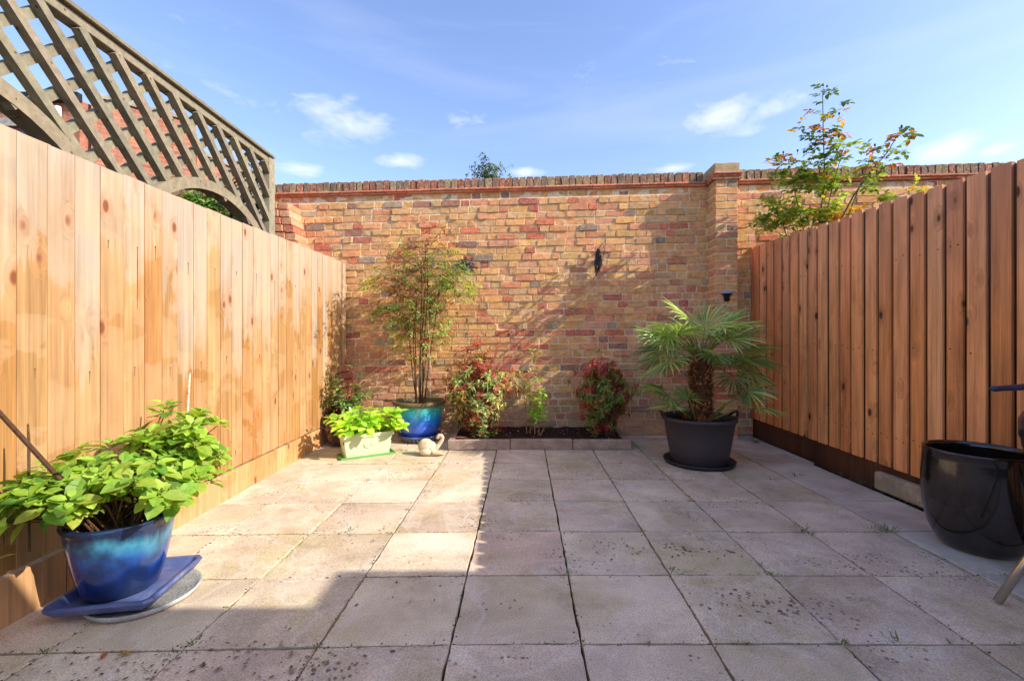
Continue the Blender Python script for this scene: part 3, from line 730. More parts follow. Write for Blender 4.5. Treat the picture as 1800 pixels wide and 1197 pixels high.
# ------------------------------------------------------------------ houses
def house_left():
    h = thing('brick_house', 'red brick house with flat parapet seen through the trellis', 'house', (-8, 9.5, 0))
    def prism(mb, pts, z0, z1, col=(1,1,1)):
        n = len(pts); vs = [(x, y, z0) for x, y in pts]+[(x, y, z1) for x, y in pts]
        mb.add(vs, [(i, (i+1) % n, n+(i+1) % n, n+i) for i in range(n)]+[tuple(range(n, 2*n))], col)
    w = MB(); prism(w, [(-7.49, 8.0), (-6.32, 8.99), (-9.5, 12.7), (-10.7, 11.7)], 0, 5.36); prism(w, [(-7.6, 7.9), (-7.52, 8.3), (-9.5, 11), (-14, 11), (-14, 7.9)], 0, 5.25, (.95,.9,.9))
    prism(w, [(-6.33, 9.02), (-6.05, 10.5), (-8, 12), (-9, 11)], 0, 4.80, (1.0,.98,.95)); w.build('wall', M_house, h)
    w = MB(); prism(w, [(-7.45, 7.98), (-6.29, 8.96), (-9.5, 12.8), (-10.8, 11.7)], 5.362, 5.44, srgb(150, 140, 124)); prism(w, [(-6.3, 9.0), (-6.0, 10.5), (-8, 12.1), (-9, 11.1)], 4.802, 4.86, srgb(150, 140, 124)); w.build('parapet_coping', M_conc, h)
    w = MB(); w.box(-14, -7.55, 7.80, 7.898, 5.20, 5.34, srgb(34, 32, 34)); w.build('gutter', M_plain, h)
    w = MB(); w.box(-9.0, -8.0, 7.86, 7.895, 3.2, 4.74, srgb(110, 60, 50)); fr = w.build('window', M_plain, h)
    w = MB(); w.box(-8.93, -8.07, 7.85, 7.858, 3.27, 4.67, srgb(30, 60, 130)); w.build('pane', M_dark, fr)
    w = MB(); w.box(-9.1, -7.9, 7.82, 7.897, 4.76, 4.90, srgb(178, 172, 160)); w.build('lintel', M_conc, h)
    w = MB(); w.tube([(-7.92, 7.84, .0), (-7.92, 7.84, 5.1)], .045, 10, srgb(225, 228, 232)); w.build('downpipe', M_plain, h, smooth=True)
house_left()
def shadow_houses():  # unseen shadow casters, cut back to leave open sky behind the camera
    """unseen houses behind the camera, sized so their shadow falls across the near slabs"""
    h = thing('rendered_house', 'unseen low pale rendered house with glazed door, sized for its shadow, behind the camera to the right', 'house', (4.4, -3, 0))
    w = MB(); w.box(2.95, 5.90, -7, -.35, 0, 4.15, srgb(222, 214, 200)); w.build('wall', M_plain, h)
    w = MB(); w.box(3.2, 5.6, -.349, -.30, .02, 2.15, srgb(235, 235, 232)); fr = w.build('door', M_plain, h)
    w = MB(); w.box(3.3, 4.37, -.299, -.29, .12, 2.05, srgb(60, 80, 92)); w.box(4.43, 5.5, -.299, -.29, .12, 2.05, srgb(60, 80, 92)); w.build('pane', M_dark, fr)
    for x in (3.8,):
        w = MB(); w.box(x, x+1.2, -.349, -.31, 2.9, 3.9, srgb(235, 235, 232)); fr = w.build('window', M_plain, h)
        w = MB(); w.box(x+.06, x+1.14, -.309, -.30, 2.96, 3.84, srgb(60, 80, 92)); w.build('pane', M_dark, fr)
    h2 = thing('rendered_house', 'unseen taller pale house sized for its shadow, beside the lower glazed door house behind the camera', 'house', (13, -3, 0))
    w = MB(); w.box(5.91, 13, -7, -.35, 0, 4.70, srgb(214, 204, 190)); w.build('wall', M_plain, h2)
    w = MB(); w.box(8.5, 9.7, -.349, -.31, 3.0, 4.2, srgb(235, 235, 232)); fr = w.build('window', M_plain, h2)
    w = MB(); w.box(8.56, 9.64, -.309, -.30, 3.06, 4.14, srgb(60, 80, 92)); w.build('pane', M_dark, fr)
shadow_houses()

# ------------------------------------------------------------------ plants: generic helpers
Z = Vector((0, 0, 1))
def rv(r): 
    while True:
        v = Vector((r.uniform(-1,1), r.uniform(-1,1), r.uniform(-1,1)))
        if .05 < v.length < 1: return v.normalized()
def whorl(mb, p, d, r, n, L, W_, cols, mode='leaf', spread=.8, droop=.3):
    p = Vector(p); d = d.normalized(); a0 = r.uniform(0, 6.28); o1 = d.orthogonal().normalized(); o2 = d.cross(o1)
    for k in range(n):
        a = a0+6.283*k/n+r.uniform(-.3, .3); out = o1*math.cos(a)+o2*math.sin(a)
        dd = (out*spread+d*r.uniform(.1, .7)).normalized(); l = L*r.uniform(.42, 1.15); c = jit(r.choice(cols), .2, r)
        up = (d+Z*.6).normalized()
        if mode == 'leaf': mb.leaf(p+dd*.012, dd, up, l, l*W_, c, droop*r.uniform(.5, 1.5), .13)
        else: mb.lance(p, dd, up, l, l*W_, c, droop*r.uniform(.3, 1.4))

# ---- 1. near-left blue pot with the green shrub
def near_pot():
    cx, cy = -1.615, 1.86
    s = MB(); s.lathe((-1.52, 1.865, 0), [(.15, 0), (.185, .004), (.195, .022), (.188, .026), (.178, .014), (.0, .012)], 56, srgb(178, 174, 164))
    s.build('saucer', M_conc, loc=(-1.52, 1.865, 0), smooth=True, label='round pale grey saucer lying under the blue tray on the patio', category='saucer')
    # square tray with raised rim
    a = R(7); T = lambda x, y, z: (cx+.035+x*math.cos(a)-y*math.sin(a), cy-.0+x*math.sin(a)+y*math.cos(a), z+.02+.03*x)
    t = MB(); q = .178
    rings = [(q-.035, .010), (q-.008, .013), (q+.012, .042), (q+.008, .052), (q-.004, .050), (q-.020, .020), (q-.03, .018)]
    vs = []
    for (h, z) in rings:
        c = .02; vs += [T(*p) for p in ((-h+c, -h, z), (h-c, -h, z), (h, -h+c, z), (h, h-c, z), (h-c, h, z), (-h+c, h, z), (-h, h-c, z), (-h, -h+c, z))]
    fs = [(i*8+j, i*8+(j+1) % 8, i*8+8+(j+1) % 8, i*8+8+j) for i in range(len(rings)-1) for j in range(8)]+[tuple(range(7, -1, -1)), tuple(len(vs)-8+j for j in range(8))]
    t.add(vs, fs, (1,1,1)); o = t.build('square_tray', M_tray, loc=(cx, cy, 0), label='square glazed blue tray with raised rim under the near blue pot', category='tray')
    pot = thing('glazed_pot', 'large dark blue to turquoise glazed pot near camera by left fence', 'plant pot', (cx, cy, .045))
    prof = [(a*.77, b*1.2) for a, b in [(.150, 0), (.162, .004), (.175, .03), (.195, .08), (.212, .13), (.226, .18), (.234, .215), (.238, .226), (.245, .232), (.248, .240), (.246, .247), (.236, .250), (.226, .246), (.224, .235), (.222, .19), (.21, .17)]]
    m = MB(); m.lathe((cx, cy, .045), prof, 72); m.build('pot_body', M_deep, pot, smooth=True)
    m = MB(); m.lathe((cx, cy, .045), [(.171, .236), (.12, .243), (.0, .245)], 36, srgb(72, 48, 32)); m.build('soil', M_soil, pot, smooth=True)
    pl = thing('leafy_shrub', 'bright green broad leaved shrub growing in the near blue pot', 'plant', (cx, cy, .25))
    r = random.Random(31); st = MB(); lf = MB()
    cols = [srgb(134, 160, 56), srgb(116, 148, 52), srgb(152, 176, 68), srgb(92, 128, 48), srgb(146, 158, 64)]
    # stems end at whorl points spread over two mounds
    tips = []
    def mound(c, rad, n):
        for _ in range(n):
            d = rv(r); d.z = abs(d.z)*1.0-.25; d.normalize(); k = r.uniform(.45, 1.02)
            tips.append((Vector((c[0]+rad[0]*d.x*k, c[1]+rad[1]*d.y*k, c[2]+rad[2]*d.z*k)), d, k))
    mound((-1.575, 1.82, .46), (.25, .24, .20), 62)
    mound((-1.52, 2.03, .53), (.18, .17, .26), 58)
    mound((-1.68, 1.64, .46), (.15, .15, .13), 34)
    mound((-1.46, 1.98, .40), (.15, .16, .12), 16)
    for (p, d, k) in tips:
        if p.x < -1.83: p.x = -1.83+r.uniform(0, .03)
        if p.y < 1.46: p.y = 1.46
        if p.z < .37: p.z = .37+r.uniform(0, .04)
        b = Vector((cx+r.uniform(-.09, .09), cy+r.uniform(-.09, .09), .24)); mid = b.lerp(p, .5)+Vector((0, 0, .05))
        st.tube([b, mid, p], [.0045, .0035, .002], 5, jit(srgb(96, 72, 44), .2, r))
        dd = (d*.7+Z*.55).normalized(); whorl(lf, p, dd, r, 4, .080, .70, cols, 'leaf', 1.0, .2)
        whorl(lf, p+dd*.018, dd, r, 4, .052, .70, cols[:3], 'leaf', .8, .2)
        if r.random() < .5: whorl(lf, mid.lerp(p, .6), dd, r, 3, .07, .66, cols[2:], 'leaf', 1.1, .2)
    # two pale drooping old leaves on the left
    for q in ((-1.66, 1.5, .35), (-1.68, 1.52, .34)): lf.leaf(q, Vector((-1, .0, -.28)), Z, .15, .035, srgb(150, 140, 80), .1)
    st.build('stem', M_stem, pl); lf.build('foliage', M_leaf2, pl)
    c = MB(); c.tube([(-1.62, 1.80, .27), (-1.625, 1.66, .50), (-1.69, 1.47, .84), (-1.78, 1.33, 1.06)], [.0085, .008, .007, .006], 8, srgb(84, 58, 40)); c.build('garden_cane', M_stem, loc=(-1.62, 1.8, .27), label='dark brown bent cane leaning out of near blue pot to the left', category='cane')
    c = MB(); c.tube([(-1.54, 2.10, .30), (-1.556, 2.17, .90)], [.005, .005], 8, srgb(206, 190, 160)); c.build('garden_cane', M_stem, loc=(-1.54, 2.1, .3), label='short pale straight cane standing up behind the near green shrub', category='cane')
    c = MB(); c.tube([(-1.74, 1.62, .30), (-1.742, 1.62, .70), (-1.745, 1.62, .76)], [.004, .0045, .003], 7, srgb(92, 70, 46)); c.build('garden_cane', M_stem, loc=(-1.74, 1.62, .3), label='thin brown twig standing upright against left fence behind shrub', category='cane')
near_pot()

# ---- 2. turquoise pot with tall heavenly bamboo
def px(x, y, Y): return Vector(((x-900)*Y/790, Y, 1.07-(y-594)*Y/790))
PROF_BELL = lambda k, h: [(.60*k, 0), (.66*k, .01), (.80*k, .22*h), (.90*k, .5*h), (.935*k, .78*h), (.95*k, .88*h), (1.02*k, .90*h), (1.06*k, .94*h), (1.06*k, .985*h), (1.0*k, h), (.93*k, .985*h), (.90*k, .93*h), (.88*k, .86*h)]
def bamboo_pot():
    cx, cy = -.975, 4.73
    f = MB()
    for k in range(9):
        a = -2.6+k*.26*1.0; 
    f.lathe((cx, cy, .0), [(.17, 0), (.175, .028), (.165, .03), (.0, .03)], 40, srgb(120, 110, 98))
    for k in range(26):
        a = 6.283*k/26; p = (cx+.178*math.cos(a), cy+.178*math.sin(a), .024); f.sphere(p, .012, 6, 4, srgb(176, 168, 152))
    f.build('pot_stand', M_conc, loc=(cx, cy, 0), label='low scalloped iron stand beneath the turquoise pot', category='pot stand')
    s = MB(); s.lathe((cx, cy, .034), [(.18, 0), (.215, .01), (.225, .032), (.217, .036), (.20, .016), (0, .014)], 56); s.build('saucer', M_tray, loc=(cx, cy, .034), smooth=True, label='pale blue glazed saucer beneath the turquoise pot', category='saucer')
    pot = thing('glazed_pot', 'turquoise and cobalt blue glazed pot with olive rim against the wall', 'plant pot', (cx, cy, .052))
    h = .372; k = .252
    prof = [(.150, 0), (.172, .008), (.205, .06), (.228, .12), (.242, .19), (.249, .26), (.252, .318)]
    m = MB(); m.lathe((cx, cy, .052), prof, 64); m.build('pot_body', M_teal, pot, smooth=True)
    m = MB(); m.lathe((cx, cy, .052), [(.252, .318), (.268, .322), (.276, .338), (.275, .358), (.264, .368), (.246, .364), (.240, .35), (.236, .30)], 64, srgb(112, 98, 66)); m.build('rim', M_plain, pot, smooth=True)
    m = MB(); m.lathe((cx, cy, .052), [(.237, .312), (.1, .318), (0, .32)], 30, srgb(50, 38, 28)); m.build('soil', M_soil, pot)
    pl = thing('heavenly_bamboo', 'tall airy heavenly bamboo with yellow green and red leaves in turquoise pot', 'plant', (cx, cy, .37))
    r = random.Random(41); st = MB(); lf = MB()
    G = [srgb(98, 126, 66), srgb(78, 106, 60), srgb(116, 142, 72)]; YG = [srgb(164, 172, 76), srgb(140, 156, 68), srgb(182, 178, 88)]; RD = [srgb(164, 60, 50), srgb(196, 90, 62), srgb(146, 78, 56)]; LG = [srgb(156, 186, 106), srgb(134, 166, 90)]
    clumps = [(745,415,45,22,9,RD+[srgb(180,110,60)],.45),(720,440,34,18,16,YG,.7),(790,448,26,18,11,YG+[srgb(188,140,70)],.6),(765,455,28,20,18,G,1),
        (742,480,52,28,62,G+YG[:1],1),(700,492,36,20,26,G+RD,1),(668,494,26,20,16,YG,.8),(790,500,34,24,34,G+YG,1),(810,515,18,16,11,YG,.8),(715,515,26,18,22,RD[:2]+G,1),(765,512,26,18,26,G,1),
        (712,548,40,20,36,G,1),(690,540,32,16,18,G+YG[:1],1),(745,575,30,20,22,LG+G,1),(775,590,16,20,12,LG,1),(712,600,14,22,8,LG,1),(728,640,8,22,5,LG,.9),(805,478,20,12,8,G,.8),(745,540,30,22,30,G+LG,1),(712,572,24,18,18,LG+G,.9),(770,560,24,26,18,G+YG,.9),(748,610,30,26,16,LG,.9),(655,500,16,14,7,YG,.8),(672,555,14,12,7,G,.8),(815,500,18,20,9,YG,.8),(735,430,30,16,14,YG+RD,.7),(700,460,20,14,9,RD+YG,.7),(760,395,26,10,5,RD,.4),(790,420,16,12,5,RD+YG,.5)]
    canes = [(-.04,.02,728,560,4.7),(0,0,741,470,4.66),(.03,.03,752,455,4.78),(.02,-.03,757,520,4.62),(-.02,-.03,733,520,4.58),(.05,0,775,480,4.82),(-.03,.04,716,560,4.74),(.0,.05,748,430,4.8),(.04,-.04,746,540,4.6)]
    heads = []
    for (dx, dy, ex, ey, eY) in canes:
        b = Vector((cx+dx, cy+dy, .36)); e = px(ex, ey, eY); m1 = b.lerp(e, .35)+Vector((r.uniform(-.02, .02), r.uniform(-.02, .02), 0)); m2 = b.lerp(e, .7)+Vector((r.uniform(-.02, .02),)*2+(0,))
        st.tube([b, m1, m2, e], [.008, .0068, .0058, .004], 6, jit(srgb(92, 70, 50), .2, r)); heads.append((m2, e))
    for (x, y, rx, ry, n, cols, den) in clumps:
        for _ in range(int(n*1.6)):
            a = r.uniform(0, 6.28); q = math.sqrt(r.random()); Y = 4.70+r.gauss(0, .17); rx_ = 1+r.gauss(0, .22)
            p = px(x+.85*rx*rx_*q*math.cos(a), y+ry*rx_*q*math.sin(a), Y)
            if p.y > 4.98: p.y = 4.98
            hb = min(heads, key=lambda t: (t[1]-p).length+(t[0]-p).length); src = hb[0].lerp(hb[1], r.uniform(.2, 1))
            if r.random() < .35: st.tube([src, src.lerp(p, .5)+Vector((0,0,.02)), p], [.0022, .0018, .001], 4, jit(srgb(120, 78, 52), .2, r))
            out = Vector((p.x-cx, p.y-cy, .1)).normalized()
            d = (out+rv(r)*.6); d.z = d.z*.35-.05; d.normalize()
            # a pinnate spray
            L = r.uniform(.06, .12); q2 = p+d*L; sd = d.cross(Z).normalized()
            for j in range(4):
                t = (j+1)/4; c = p.lerp(q2, t)-Z*(.02*t*t)
                for sgn in (-1, 1):
                    if r.random() > den*.95: continue
                    dd = (d*.7+sd*sgn*.8+rv(r)*.3-Z*.15); lf.lance(c, dd, Z, r.uniform(.034, .062), r.uniform(.012, .020), jit(r.choice(cols), .2, r), .25)
            lf.lance(q2, d-Z*.2, Z, .04, .012, jit(r.choice(cols), .2, r), .3)
    be = MB(); bp = px(746, 600, 4.58)
    for _ in range(70): 
        d = rv(r); be.sphere(bp+Vector((d.x*.05*r.random()**.4, d.y*.04, d.z*.05*r.random()**.4-.01)), .0058, 6, 4, jit(srgb(176, 36, 44), .2, r))
    st.build('cane', M_stem, pl); lf.build('foliage', M_leaf, pl); be.build('berry_cluster', M_dark, pl, smooth=True)
    c = MB(); c.tube([px(757, 700, 4.62), px(756, 640, 4.62), px(753, 560, 4.65)], .0035, 6, srgb(205, 195, 170)); c.build('garden_cane', M_stem, loc=(-.84, 4.6, .4), label='thin pale support cane standing in the turquoise pot', category='cane')
bamboo_pot()

# ---- 3. pale green planter with lime foliage
def planter():
    # tapered box, turned; corners from the measured front bottom edge
    a = R(31); cx, cy = -1.335, 4.115; z0 = .012
    ex = Vector((math.cos(a), math.sin(a), 0)); ey = Vector((-math.sin(a), math.cos(a), 0))
    def P(x, y, z): v = Vector((cx, cy, 0))+ex*x+ey*y; return (v.x, v.y, z)
    t = MB(); t.box(-.235, .235, -.095, .095, .0, .006, srgb(96, 150, 74), T=P); 
    for (x0, x1, y0, y1) in ((-.24,.24,-.100,-.094),(-.24,.24,.094,.1),(-.24,-.234,-.1,.1),(.234,.24,-.1,.1)): t.box(x0, x1, y0, y1, .0005, .020, srgb(100, 156, 78), T=P)
    t.build('drip_tray', M_plastic, loc=(cx, cy, 0), label='long green plastic drip tray under the pale green trough', category='tray')
    p = thing('planter_trough', 'pale green rectangular plastic trough near left corner of the patio', 'planter', (cx, cy, .007))
    m = MB(); c = srgb(196, 204, 168)
    def ring(hx, hy, z, b=.012): return [P(*q, z) for q in ((-hx+b,-hy),(hx-b,-hy),(hx,-hy+b),(hx,hy-b),(hx-b,hy),(-hx+b,hy),(-hx,hy-b),(-hx,-hy+b))]
    rs = [ring(.195,.062,.007), ring(.222,.085,.180), ring(.232,.094,.182), ring(.236,.098,.214), ring(.222,.086,.214), ring(.216,.08,.17)]
    vs = sum(rs, []); fs = [(i*8+j, i*8+(j+1) % 8, i*8+8+(j+1) % 8, i*8+8+j) for i in range(len(rs)-1) for j in range(8)]+[tuple(range(7, -1, -1))]
    m.add(vs, fs, c); m.build('trough_body', M_plastic, p)
    # half-ring embossed handle on the front face
    m = MB(); pts = []
    for k in range(9):
        b = math.pi+math.pi*k/8; z = .118+.035*math.sin(b); x = .035*math.cos(b); pts.append(P(x, -(.062+.023*(z-.007)/.151)-.002, z))
    m.tube(pts, .004, 6, c); m.build('embossed_ring', M_plastic, p)
    m = MB(); m.box(-.214, .214, -.078, .078, .13, .188, srgb(48, 36, 26), T=P); m.build('soil', M_soil, p)
    pl = thing('lime_bedding_plant', 'lime green broad leaved plants filling the pale green trough', 'plant', (cx, cy, .16)); r = random.Random(51); lf = MB(); st = MB()
    cols = [srgb(150, 186, 52), srgb(168, 200, 66), srgb(132, 172, 48), srgb(180, 206, 84)]
    for _ in range(74):
        x = r.uniform(-.24, .24); y = r.uniform(-.10, .10); h = r.uniform(.04, .25)*(1-.25*abs(x)/.24)
        b = Vector(P(x*.8, y*.7, .187)); q = Vector(P(x*1.25, y*1.7, .187+h)); st.tube([b, b.lerp(q, .6)+Z*.02, q], [.003, .0025, .002], 5, jit(srgb(120, 140, 60), .1, r))
        d = Vector((q-b)); d.z = abs(d.z)+.08; whorl(lf, q, d, r, 4, .088, .74, cols, 'leaf', .9, .18)
        if r.random() < .5: whorl(lf, b.lerp(q, .5), d, r, 3, .07, .6, cols, 'leaf', 1.1, .3)
    lf.build('foliage', M_leaf2, pl); st.build('stem', M_stem, pl)
planter()

# ---- 4. dark pot and shrub in the left corner
def corner_pot():
    cx, cy = -1.70, 4.52
    pot = thing('glazed_pot', 'dark brown glazed pot in left corner behind the pale green trough', 'plant pot', (cx, cy, 0))
    m = MB(); m.lathe((cx, cy, 0), [(.11, 0), (.125, .01), (.165, .08), (.182, .16), (.176, .24), (.162, .29), (.168, .305), (.172, .315), (.16, .32), (.148, .31), (.15, .27)], 48); m.build('pot_body', M_brown, pot, smooth=True)
    m = MB(); m.lathe((cx, cy, 0), [(.152, .275), (0, .285)], 30, srgb(44, 34, 26)); m.build('soil', M_soil, pot)
    pl = thing('dark_leafed_shrub', 'dark green shrub with reddish stems in the brown corner pot', 'plant', (cx, cy, .28)); r = random.Random(61); lf = MB(); st = MB()
    cols = [srgb(72, 108, 44), srgb(56, 90, 42), srgb(96, 134, 56), srgb(126, 158, 92)]
    for i in range(46):
        x = r.uniform(560, 646); y = 640+r.random()**.8*100; Y = 4.5+r.uniform(-.15, .2); 
        if x < 585 and y < 655: y += 30
        q = px(x, y, Y); q.x = max(q.x, XL+.08); b = Vector((cx+r.uniform(-.05, .05), cy+r.uniform(-.05, .05), .28))
        st.tube([b, b.lerp(q, .55)+Z*.04, q], [.006, .0045, .002], 5, jit(srgb(120, 66, 48), .2, r))
        d = (q-b).normalized()+Z*.3
        for t in (1, .8, .6):
            if r.random() < .9: whorl(lf, b.lerp(q, t)+Z*(.03*(1-t)), d, r, 4, .072, .5, cols if r.random() < .8 else cols[2:], 'leaf', 1.0, .35)
    q = px(632, 618, 4.5)
    st.tube([Vector((cx, cy, .28)), px(620, 690, 4.5), px(622, 640, 4.52), q], [.005, .004, .003, .0015], 5, srgb(130, 58, 44))
    lf.build('foliage', M_leaf, pl); st.build('stem', M_stem, pl)
corner_pot()

# ---- 5. flower bed with its shrubs
def bed():
    b = thing('raised_bed', 'low concrete edged soil bed along the foot of the brick wall', 'flower bed', (.28, 4.6, 0)); r = random.Random(71)
    yf = 4.29; c = srgb(172, 146, 128)
    m = MB(); x = -.615
    for L in (.60, .60, .565):
        m.box(x, x+L-.006, yf+.01*(x+.6)*.6, yf+.05+.01*(x+.6)*.6, 0, .098+r.uniform(-.003, .003), jit(c, .08, r), (0,0,1), bev=.007); x += L
    m.box(1.095, 1.148, yf+.075, 4.98, 0, .093, jit(c, .1, r), (0,0,1), bev=.006); m.box(-.612, -.562, yf+.055, 5.05, 0, .09, jit(c, .1, r), (0,0,1), bev=.006)
    m.build('stone_edging', M_conc, b)
    s = MB(); n = 44; mm = 16; vs = []
    for j in range(mm+1):
        for i in range(n+1):
            x = -.57+1.67*i/n; y = yf+.05+(4.985-yf-.05)*j/mm; vs.append((x, y, .062+.022*j/mm+.014*mnoise.noise(Vector((x*9, y*9, 0)))+.008*mnoise.noise(Vector((x*40, y*40, 3)))))
    s.add(vs, [(j*(n+1)+i, j*(n+1)+i+1, (j+1)*(n+1)+i+1, (j+1)*(n+1)+i) for j in range(mm) for i in range(n)], srgb(58, 42, 34)); k = s
    for _ in range(90):
        x, y = r.uniform(-.5, 1.0), r.uniform(yf+.06, 4.9); k.sphere((x, y, .078+.02*(y-yf)), r.uniform(.004, .011), 6, 4, jit(r.choice([srgb(70,50,40), srgb(96,72,56), srgb(150,140,128)]), .2, r))
    for _ in range(60):
        x, y = r.uniform(-.5, 1.0), r.uniform(yf+.06, 4.9); k.leaf((x, y, .088+.02*(y-yf)), Vector((r.uniform(-1,1), r.uniform(-1,1), .1)), Z, r.uniform(.02, .045), .012, jit(r.choice([srgb(150, 96, 60), srgb(120, 60, 48), srgb(168, 130, 84)]), .2, r), .1, .2)
    s.build('soil', M_soil, b)
bed()
def nandina(label, c, rad, n, seed, base, redtop, green, extra=(), th=.14):
    r = random.Random(seed); pl = thing('dwarf_nandina', label, 'shrub', (base[0], base[1], .07)); lf = MB(); st = MB(); c = Vector(c)
    RD = [srgb(146, 48, 56), srgb(168, 70, 68), srgb(128, 42, 56), srgb(184, 102, 88)]; OR = [srgb(170, 96, 52), srgb(150, 76, 44)]
    for i in range(n):
        d = rv(r); k = r.uniform(.5, 1.0)*(1+.75*mnoise.noise(d*2.1+Vector((seed*1.7, 0, 0))))
        taper = 1.06-.55*max(0, -d.z)
        p = c+Vector((rad[0]*d.x*k*taper, rad[1]*d.y*k*taper, rad[2]*d.z*k)); p.y = min(p.y, 4.96); p.z = max(p.z, .10)
        hz = (p.z-(c.z-rad[2]))/(2*rad[2]); nn = mnoise.noise(Vector((p.x*6, p.y*6, p.z*6+seed)))
        if hz > .84+nn*.2: cols = RD if r.random() < redtop else green
        elif nn > th or (abs(d.x) > .75 and r.random() < th*1.5): cols = RD+OR if r.random() < .75 else green
        elif nn < -.28: cols = OR+green
        else: cols = green
        b = Vector((base[0]+r.uniform(-.05, .05), base[1]+r.uniform(-.05, .05), .07))
        if i % 4 == 0: st.tube([b, b.lerp(p, .5)+Z*.05, p], [.005, .0035, .0015], 5, jit(srgb(100, 62, 48), .2, r))
        dd = (d+Z*.35).normalized()
        whorl(lf, p, dd, r, 9, .064, .34, cols, 'lance', 1.0, .5)
        whorl(lf, p+dd*.02, dd, r, 7, .050, .34, cols, 'lance', .6, .2)
    for (x, y, Y, m) in extra:      # loose red sprays past the outline
        p0 = px(x, y, Y)
        for _ in range(m):
            p = p0+rv(r)*.055; whorl(lf, p, Z+rv(r)*.6, r, 6, .045, .22, RD, 'lance', .9, .3)
            st.tube([c, c.lerp(p, .6)+Z*.03, p], [.003, .002, .001], 4, srgb(130, 60, 50))
    lf.build('foliage', M_leaf, pl); st.build('stem', M_stem, pl)
gA = [srgb(136, 148, 78), srgb(104, 124, 66), srgb(170, 176, 100), srgb(82, 100, 56), srgb(192, 190, 116)]
gB = [srgb(104, 128, 62), srgb(86, 110, 58), srgb(126, 142, 70), srgb(150, 152, 74)]
nandina('bushy dwarf nandina with red and green leaves at left end of the bed', (-.34, 4.60, .50), (.33, .28, .42), 560, 81, (-.28, 4.58), .62, gA,
        [(870, 612, 4.65, 9), (895, 622, 4.65, 7), (850, 618, 4.6, 6), (812, 640, 4.6, 8), (785, 665, 4.6, 5), (880, 730, 4.5, 6), (905, 690, 4.5, 4)])
nandina('rounded dwarf nandina with crimson tips at right end of the bed', (.93, 4.64, .47), (.245, .24, .36), 400, 83, (1.0, 4.62), .6, gB,
        [(1050, 632, 4.65, 5), (1072, 638, 4.65, 5), (1025, 642, 4.6, 5), (1095, 668, 4.6, 3), (1085, 712, 4.5, 4)], .27)
def young_plant():
    pl = thing('young_shrub', 'small thin stemmed young plant with light green leaves in middle of bed', 'plant', (.25, 4.65, .07)); r = random.Random(91); lf = MB(); st = MB()
    G = [srgb(160, 196, 72), srgb(136, 176, 64), srgb(178, 206, 96)]; Gd = [srgb(132, 150, 70), srgb(156, 156, 82)]
    for (bx, tx, ty, Y, a, b, n, cols) in [(948, 944, 665, 4.62, 668, 740, 44, G), (932, 930, 655, 4.68, 668, 735, 12, Gd), (940, 941, 612, 4.75, 615, 665, 9, Gd), (950, 962, 730, 4.6, 700, 740, 0, G), (926, 917, 650, 4.7, 655, 700, 6, Gd), (940, 938, 690, 4.65, 690, 745, 12, Gd+G)]:
        p0 = px(bx, 768, Y); p0.z = .07; p1 = px(tx, ty, Y); st.tube([p0, p0.lerp(p1, .5)+Vector((r.uniform(-.015, .015), 0, 0)), p1], [.006, .0045, .002], 6, jit(srgb(176, 130, 100), .15, r))
        for _ in range(n):
            q = px(tx+r.uniform(-14, 16), r.uniform(a, b), Y+r.uniform(-.06, .06)); whorl(lf, q, Z+rv(r)*.8, r, 4, .052, .6, cols, 'leaf', 1.0, .3)
    lf.build('foliage', M_leaf2, pl); st.build('stem', M_stem, pl)
young_plant()

